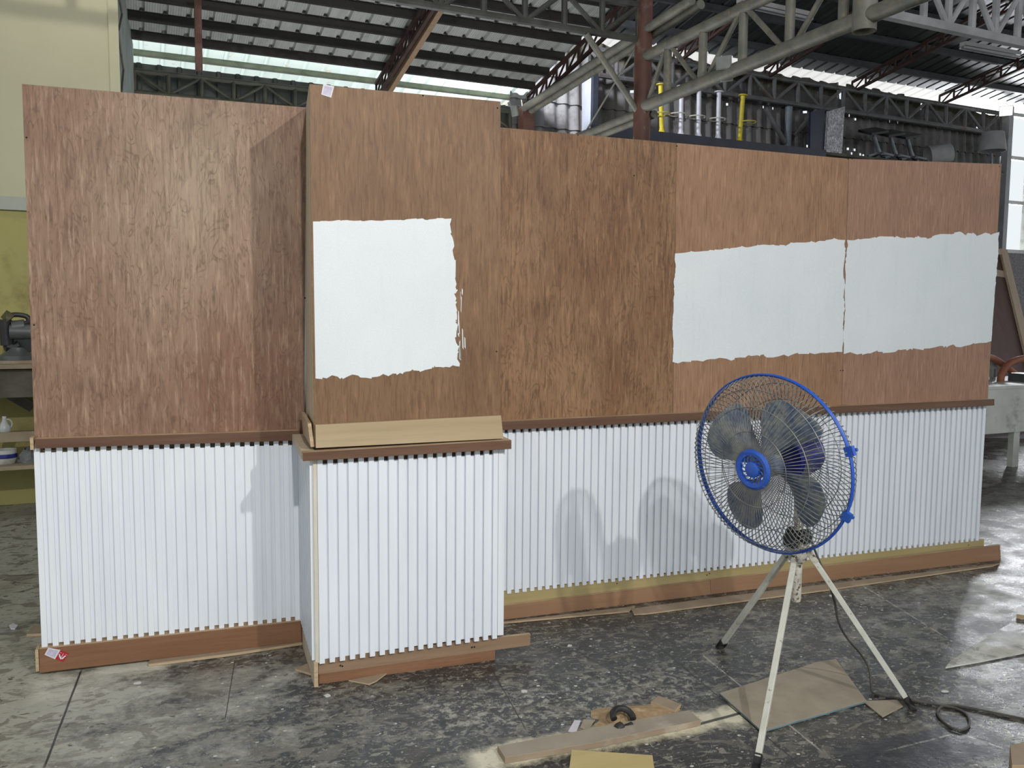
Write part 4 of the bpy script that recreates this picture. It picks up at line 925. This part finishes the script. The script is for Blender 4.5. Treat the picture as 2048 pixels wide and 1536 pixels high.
plank('lit_floor_band', 'bright band of lit floor behind the far white table, laid as a white slab', [(1930, 848), (2060, 858), (2060, 877), (1930, 874)], .004, M['tag_white'], 'sheet', me=M['tag_white'])  # brightly lit floor put in as a thin white slab
# sawdust heap
c = PZ(1262, 1432); b = MB(); nr, na = 10, 40; rnd = random.Random(3); idx = {}
ph = [rnd.uniform(0, 6) for _ in range(4)]
for i in range(nr+1):
    for a in range(na):
        t = i/nr; an = 2*math.pi*a/na; R_ = 1+.16*math.sin(3*an+ph[0])+.10*math.sin(5*an+ph[1])+.06*math.sin(9*an+ph[2])
        x, y = .17*t*R_*math.cos(an), .085*t*R_*math.sin(an)
        h = .022*(1-t)**1.3*(1+.3*math.sin(7*an+i))+rnd.uniform(0, .002)*(1-t)+.0006
        idx[i, a] = len(b.v); b.v.append(Vector((c.x+x, c.y+y, h)))
for i in range(nr):
    for a in range(na):
        a2 = (a+1) % na; b.f.append([idx[i, a], idx[i, a2], idx[i+1, a2], idx[i+1, a]]); b.m.append(0); b.sm.append(True)
tag(b.build('sawdust', M['sawdust'], org=c), 'heap of tan sawdust behind the long plank', 'sawdust', None, 'stuff')
# black rubber caster pieces in the sawdust
c = PZ(1246, 1437, .03); T = thing('rubber_piece', 'black broken rubber ring piece lying in the sawdust', 'scrap', Vector((c.x, c.y, .012)))
b = MB(); d0 = Vector((1, .2, 0)).normalized(); d1 = Vector((-.2, 1, .25)).normalized()
b.tube([c+d0*.040*math.cos(t)+d1*.034*math.sin(t)+ZUP*(.006+.010*math.sin(t)) for t in [-.5+.3*i for i in range(13)]], .0125, 10); b.build('ring', M['rubber'], T)
b = MB(); b.lathe(c-d0*.034-Vector((0, .030, .012)), (1, .3, .35), [(0, -.016), (.016, -.014), (.019, 0), (.016, .014), (0, .016)], 16); b.lathe(c+Vector((.004, -.034, -.016)), (1, .1, .1), [(0, -.022), (.012, -.02), (.013, .018), (0, .022)], 14); b.build('lump', M['rubber'], T)
# little chips on the floor
rnd = random.Random(21)
for i, (x, y, lab) in enumerate(((1662, 1192, 'white paint chip on the floor right of the fan pole'), (1140, 1292, 'pale chip on the floor right of the column foot'), (1047, 1384, 'pale flat chip left of the sawdust'), (1800, 1153, 'white chip in front of the right plinth'), (655, 1392, 'white paint blob in front of the column corner'), (275, 1367, 'pale chip on the floor below the left plywood strip'), (1890, 1384, 'white pebble on the shiny floor at right'))):
    c = PZ(x, y); b = MB(); n = 9; P = []
    for k in range(n):
        a = 2*math.pi*k/n; r = rnd.uniform(.007, .013); P.append(c+Vector((r*1.3*math.cos(a), r*math.sin(a), .004)))
    b.slab(P, (0, 0, -.0035)); tag(b.build('paint_chip', M['white_dirty'], org=c), lab, 'chip')

# ------------------------------------------------------------------ workbench at the far left
zt_ = 1.125; AX = (BU, BV, ZUP)
T = thing('workbench', 'grimy timber workbench against the olive wall at left', 'workbench', B(-1.1, 7.1, 0))
b = MB(); b.box(B(-1.25, 7.18, zt_-.015), (.95, .30, .015), AX); b.build('bench_top', M['bench_top'], T)
b = MB(); b.box(B(-1.25, 6.98, zt_-.14), (.95, .03, .10), AX); b.build('apron', M['bench_wood'], T)
b = MB(); b.box(B(-1.25, 7.0, .60), (.95, .035, .035), AX); b.build('rail', M['bench_top'], T)
b = MB(); b.box(B(-1.25, 7.18, .385), (.95, .28, .014), AX); b.build('lower_shelf', M['bench_top'], T)
for u in (-2.1, -.40):
    for v in (6.98, 7.42): b = MB(); b.box(B(u, v, (zt_-.03)/2), (.035, .035, (zt_-.03)/2), AX); b.build('leg', M['bench_wood'], T)
b = MB(); b.bar(HV(-20, 765, 7.42), HV(66, 815, 7.42), .04, .075); b.build('brace', M['bench_wood'], T)
b = MB(); b.slab([B(-1.5, 6.95, zt_+.001), B(-.62, 6.95, zt_+.001), B(-.60, 7.2, zt_+.001), B(-1.5, 7.2, zt_+.001)], (0, 0, .022)); tag(b.build('tan_board', M['scrap'], org=B(-1.1, 7.0, zt_)), 'thin tan board on the workbench under the saw', 'board')
# chop saw
def q(x, y, v=7.08): return HV(x, y, v)
zs = zt_+.024; T = thing('chop_saw', 'dark chop saw with a loop handle on the workbench at left', 'saw', Vector((q(35, 705).x, q(35, 705).y, zs)))
p = q(35, 705); b = MB(); b.lathe(Vector((p.x, p.y, zs)), ZUP, [(0, 0), (.12, 0), (.12, .03), (.07, .06), (.05, .09), (0, .09)], 20); b.build('base', M['saw_grey'], T)
b = MB(); b.tube([q(15, 690), q(12, 665), q(10, 640)], [.045, .04, .045], 12); b.tube([q(15, 692), q(30, 695), q(40, 690)], .04, 10); b.build('arm', M['black'], T)
b = MB(); b.tube([q(20, 663), q(70, 664)], .058, 16); b.tube([q(25, 655), q(50, 652)], .05, 12); b.build('motor', M['saw_grey'], T)
b = MB(); b.tube([q(8, 640), q(14, 635), q(20, 640)], [.03, .055, .05], 12); b.tube([q(8, 640), q(6, 648)], .035, 10); b.build('head_cover', M['saw_green'], T)
b = MB(); b.tube(smooth([q(20, 632), q(28, 629), q(44, 630), q(57, 634), q(58, 645), q(45, 648), q(28, 648)], 2), .018, 10); b.build('handle', M['black'], T)
b = MB(); dd = BU*.2+BV*.98
p = q(36, 690); b.lathe(p-dd*.01, dd, [(0, 0), (.095, 0), (.095, .018), (0, .018)], 28); b.build('blade_guard', M['black'], T)
b = MB(); b.tube(smooth([q(42, 680), q(50, 690), q(58, 700), q(62, 688)], 2), .009, 8); b.build('spring_cord', M['saw_green'], T)
# jug on the rail, tub and rag on the shelf
J = .64
c = B(-.835, 7.0, .636); T = thing('plastic_jug', 'white translucent plastic jug on the lower rail of the workbench', 'jug', c)
b = MB(); b.lathe(c, ZUP, [(r*J, h*J) for r, h in ((0, 0), (.058, 0), (.062, .01), (.062, .05), (.05, .08), (.025, .125), (.018, .15), (0, .15))], 20); b.build('body', M['jug'], T)
b = MB(); b.lathe(c, ZUP, [(.021*J, .15*J), (.021*J, .175*J), (0, .175*J)], 14); b.build('cap', M['tag_white'], T)
b = MB(); b.tube(smooth([c+(BU*x+ZUP*z)*J for x, z in ((.02, .14), (.06, .135), (.078, .08), (.058, .045))], 2), .008*J, 8); b.build('handle', M['jug'], T)
J = .72; c = B(-.845, 7.05, .400); T = thing('plastic_tub', 'round white tub with a blue band on the lower shelf', 'tub', c)
b = MB(); b.lathe(c, ZUP, [(r*J, h*J) for r, h in ((0, 0), (.085, 0), (.105, .05), (.105, .14), (.098, .14), (.09, .02))], 26); b.build('body', M['white_dirty'], T)
b = MB(); b.lathe(c, ZUP, [(r*J, h*J) for r, h in ((.1058, .058), (.1068, .065), (.1068, .095), (.1058, .102))], 26); b.build('band', M['tub_blue'], T)
c = B(-.69, 7.05, .400); b = MB(); idx = {}; rnd = random.Random(9)
for i in range(7):
    for a in range(14):
        t = i/6; r = .072*math.sin(t*math.pi*.5)*(1+.18*math.sin(a*2.1+i)+.1*rnd.uniform(-1, 1)); z = .10*math.cos(t*math.pi*.5)*(1+.2*rnd.uniform(-1, 1))
        idx[i, a] = len(b.v); b.v.append(c+BU*r*math.cos(a*2*math.pi/14)+BV*r*math.sin(a*2*math.pi/14)+ZUP*max(z, 0))
for i in range(6):
    for a in range(14): b.f.append([idx[i, a], idx[i, (a+1) % 14], idx[i+1, (a+1) % 14], idx[i+1, a]]); b.m.append(0); b.sm.append(True)
tag(b.build('rag', M['rag'], org=c), 'crumpled grey rag beside the tub on the lower shelf', 'rag')

# ------------------------------------------------------------------ clutter at the far right
T = thing('leaning_panel', 'dark plywood panel with a pale timber frame leaning at far right', 'panel', Vector((HV(2020, 790, 7.5).x, HV(2020, 790, 7.5).y, 0)))
P = [HV(1935, 500, 8.1), HV(2003, 500, 8.1), HV(2075, 800, 7.3), HV(1935, 800, 7.3)]
nn = (P[1]-P[0]).cross(P[2]-P[1]).normalized()
if nn.dot(CAM-P[0]) > 0: nn = -nn
k = P[3].z/(P[0].z-P[3].z); P[3] = P[3]-(P[0]-P[3])*k; P[2] = P[2]-(P[1]-P[2])*(P[2].z/(P[1].z-P[2].z))
b = MB(); b.slab(P, nn*.015); b.build('plywood_sheet', M['lean_ply'], T)
w = -nn*.02
b = MB(); e = (P[1]-P[2]).normalized(); b.bar(P[1]+w, P[2]+e*.04+w, .13, .035, nn.cross(e)); b.build('frame_side', M['lumber'], T)
b = MB(); b.bar(P[0]+w-e*.04, P[1]+w-e*.04, .085, .03, nn.cross(BU)); b.build('frame_top', M['lumber'], T)
b = MB(); b.bar(HV(1950, 543, 8.0)+w*1.4, HV(2012, 552, 8.0)+w*1.4, .10, .03, nn.cross(BU)); b.build('frame_cross', M['lumber'], T)
# white work table
tz = .83
T = thing('work_table', 'dirty white work table behind the right end of the partition', 'table', B(8.3, 5.7, 0))
b = MB(); b.box(B(9.1, 6.05, tz-.015), (1.55, .45, .015), AX); b.build('table_top', M['white_dirty'], T)
b = MB(); b.box(B(9.1, 5.63, tz-.25), (1.52, .02, .22), AX); b.build('apron', M['white_dirty'], T)
for u in (8.12, 10.4):
    for v in (5.66, 6.42): b = MB(); b.box(B(u, v, (tz-.47)/2 if v < 6 else (tz-.03)/2), (.045, .03, (tz-.47)/2 if v < 6 else (tz-.03)/2), AX); b.build('leg', M['white_dirty'], T)
# low stool
T = thing('low_stool', 'small grey white box stool in front of the work table', 'stool', B(8.15, 5.2, 0))
b = MB(); b.box(B(8.22, 5.2, .245), (.22, .14, .012), AX); b.build('seat', M['white_dirty'], T)
for u in (8.05, 8.39): b = MB(); b.box(B(u, 5.2, .116), (.015, .12, .116), AX); b.build('side_panel', M['white_dirty'], T)
b = MB(); b.box(B(8.22, 5.28, .15), (.155, .01, .06), AX); b.build('stretcher', M['white_dirty'], T)
# orange hose on the table
b = MB(); hv = [(1960, 712), (1985, 716), (2006, 728), (2030, 748), (2044, 762), (2060, 772)]
b.tube(smooth([HV(x, y, 6.12) for x, y in hv], 2), .036, 12)
hv = [(2001, 768), (2002, 750), (2012, 732), (2030, 720), (2055, 716), (2080, 725)]
b.tube(smooth([HV(x, y, 5.98) for x, y in hv], 2), .036, 12)
tag(b.build('ribbed_hose', M['hose'], org=HV(2000, 776, 5.98)), 'thick orange brown hose looped on the far white table', 'hose')
b = MB(); p = HV(1986, 738, 6.2); b.box(p, (.035, .02, .09), (BU, BV, ZUP)); b.box(p-ZUP*.10, (.02, .02, .10), AX)
tag(b.build('grey_clamp', M['flood_grey'], org=Vector((p.x, p.y, tz))), 'grey metal piece beside the orange hose on the table', 'tool')
b = MB(); b.box(HV(2050, 760, 5.9), (.10, .12, .07), AX); tag(b.build('grey_box', M['saw_grey'], org=HV(2050, 775, 5.9)), 'dark grey box on the far white table at the photo edge', 'box')
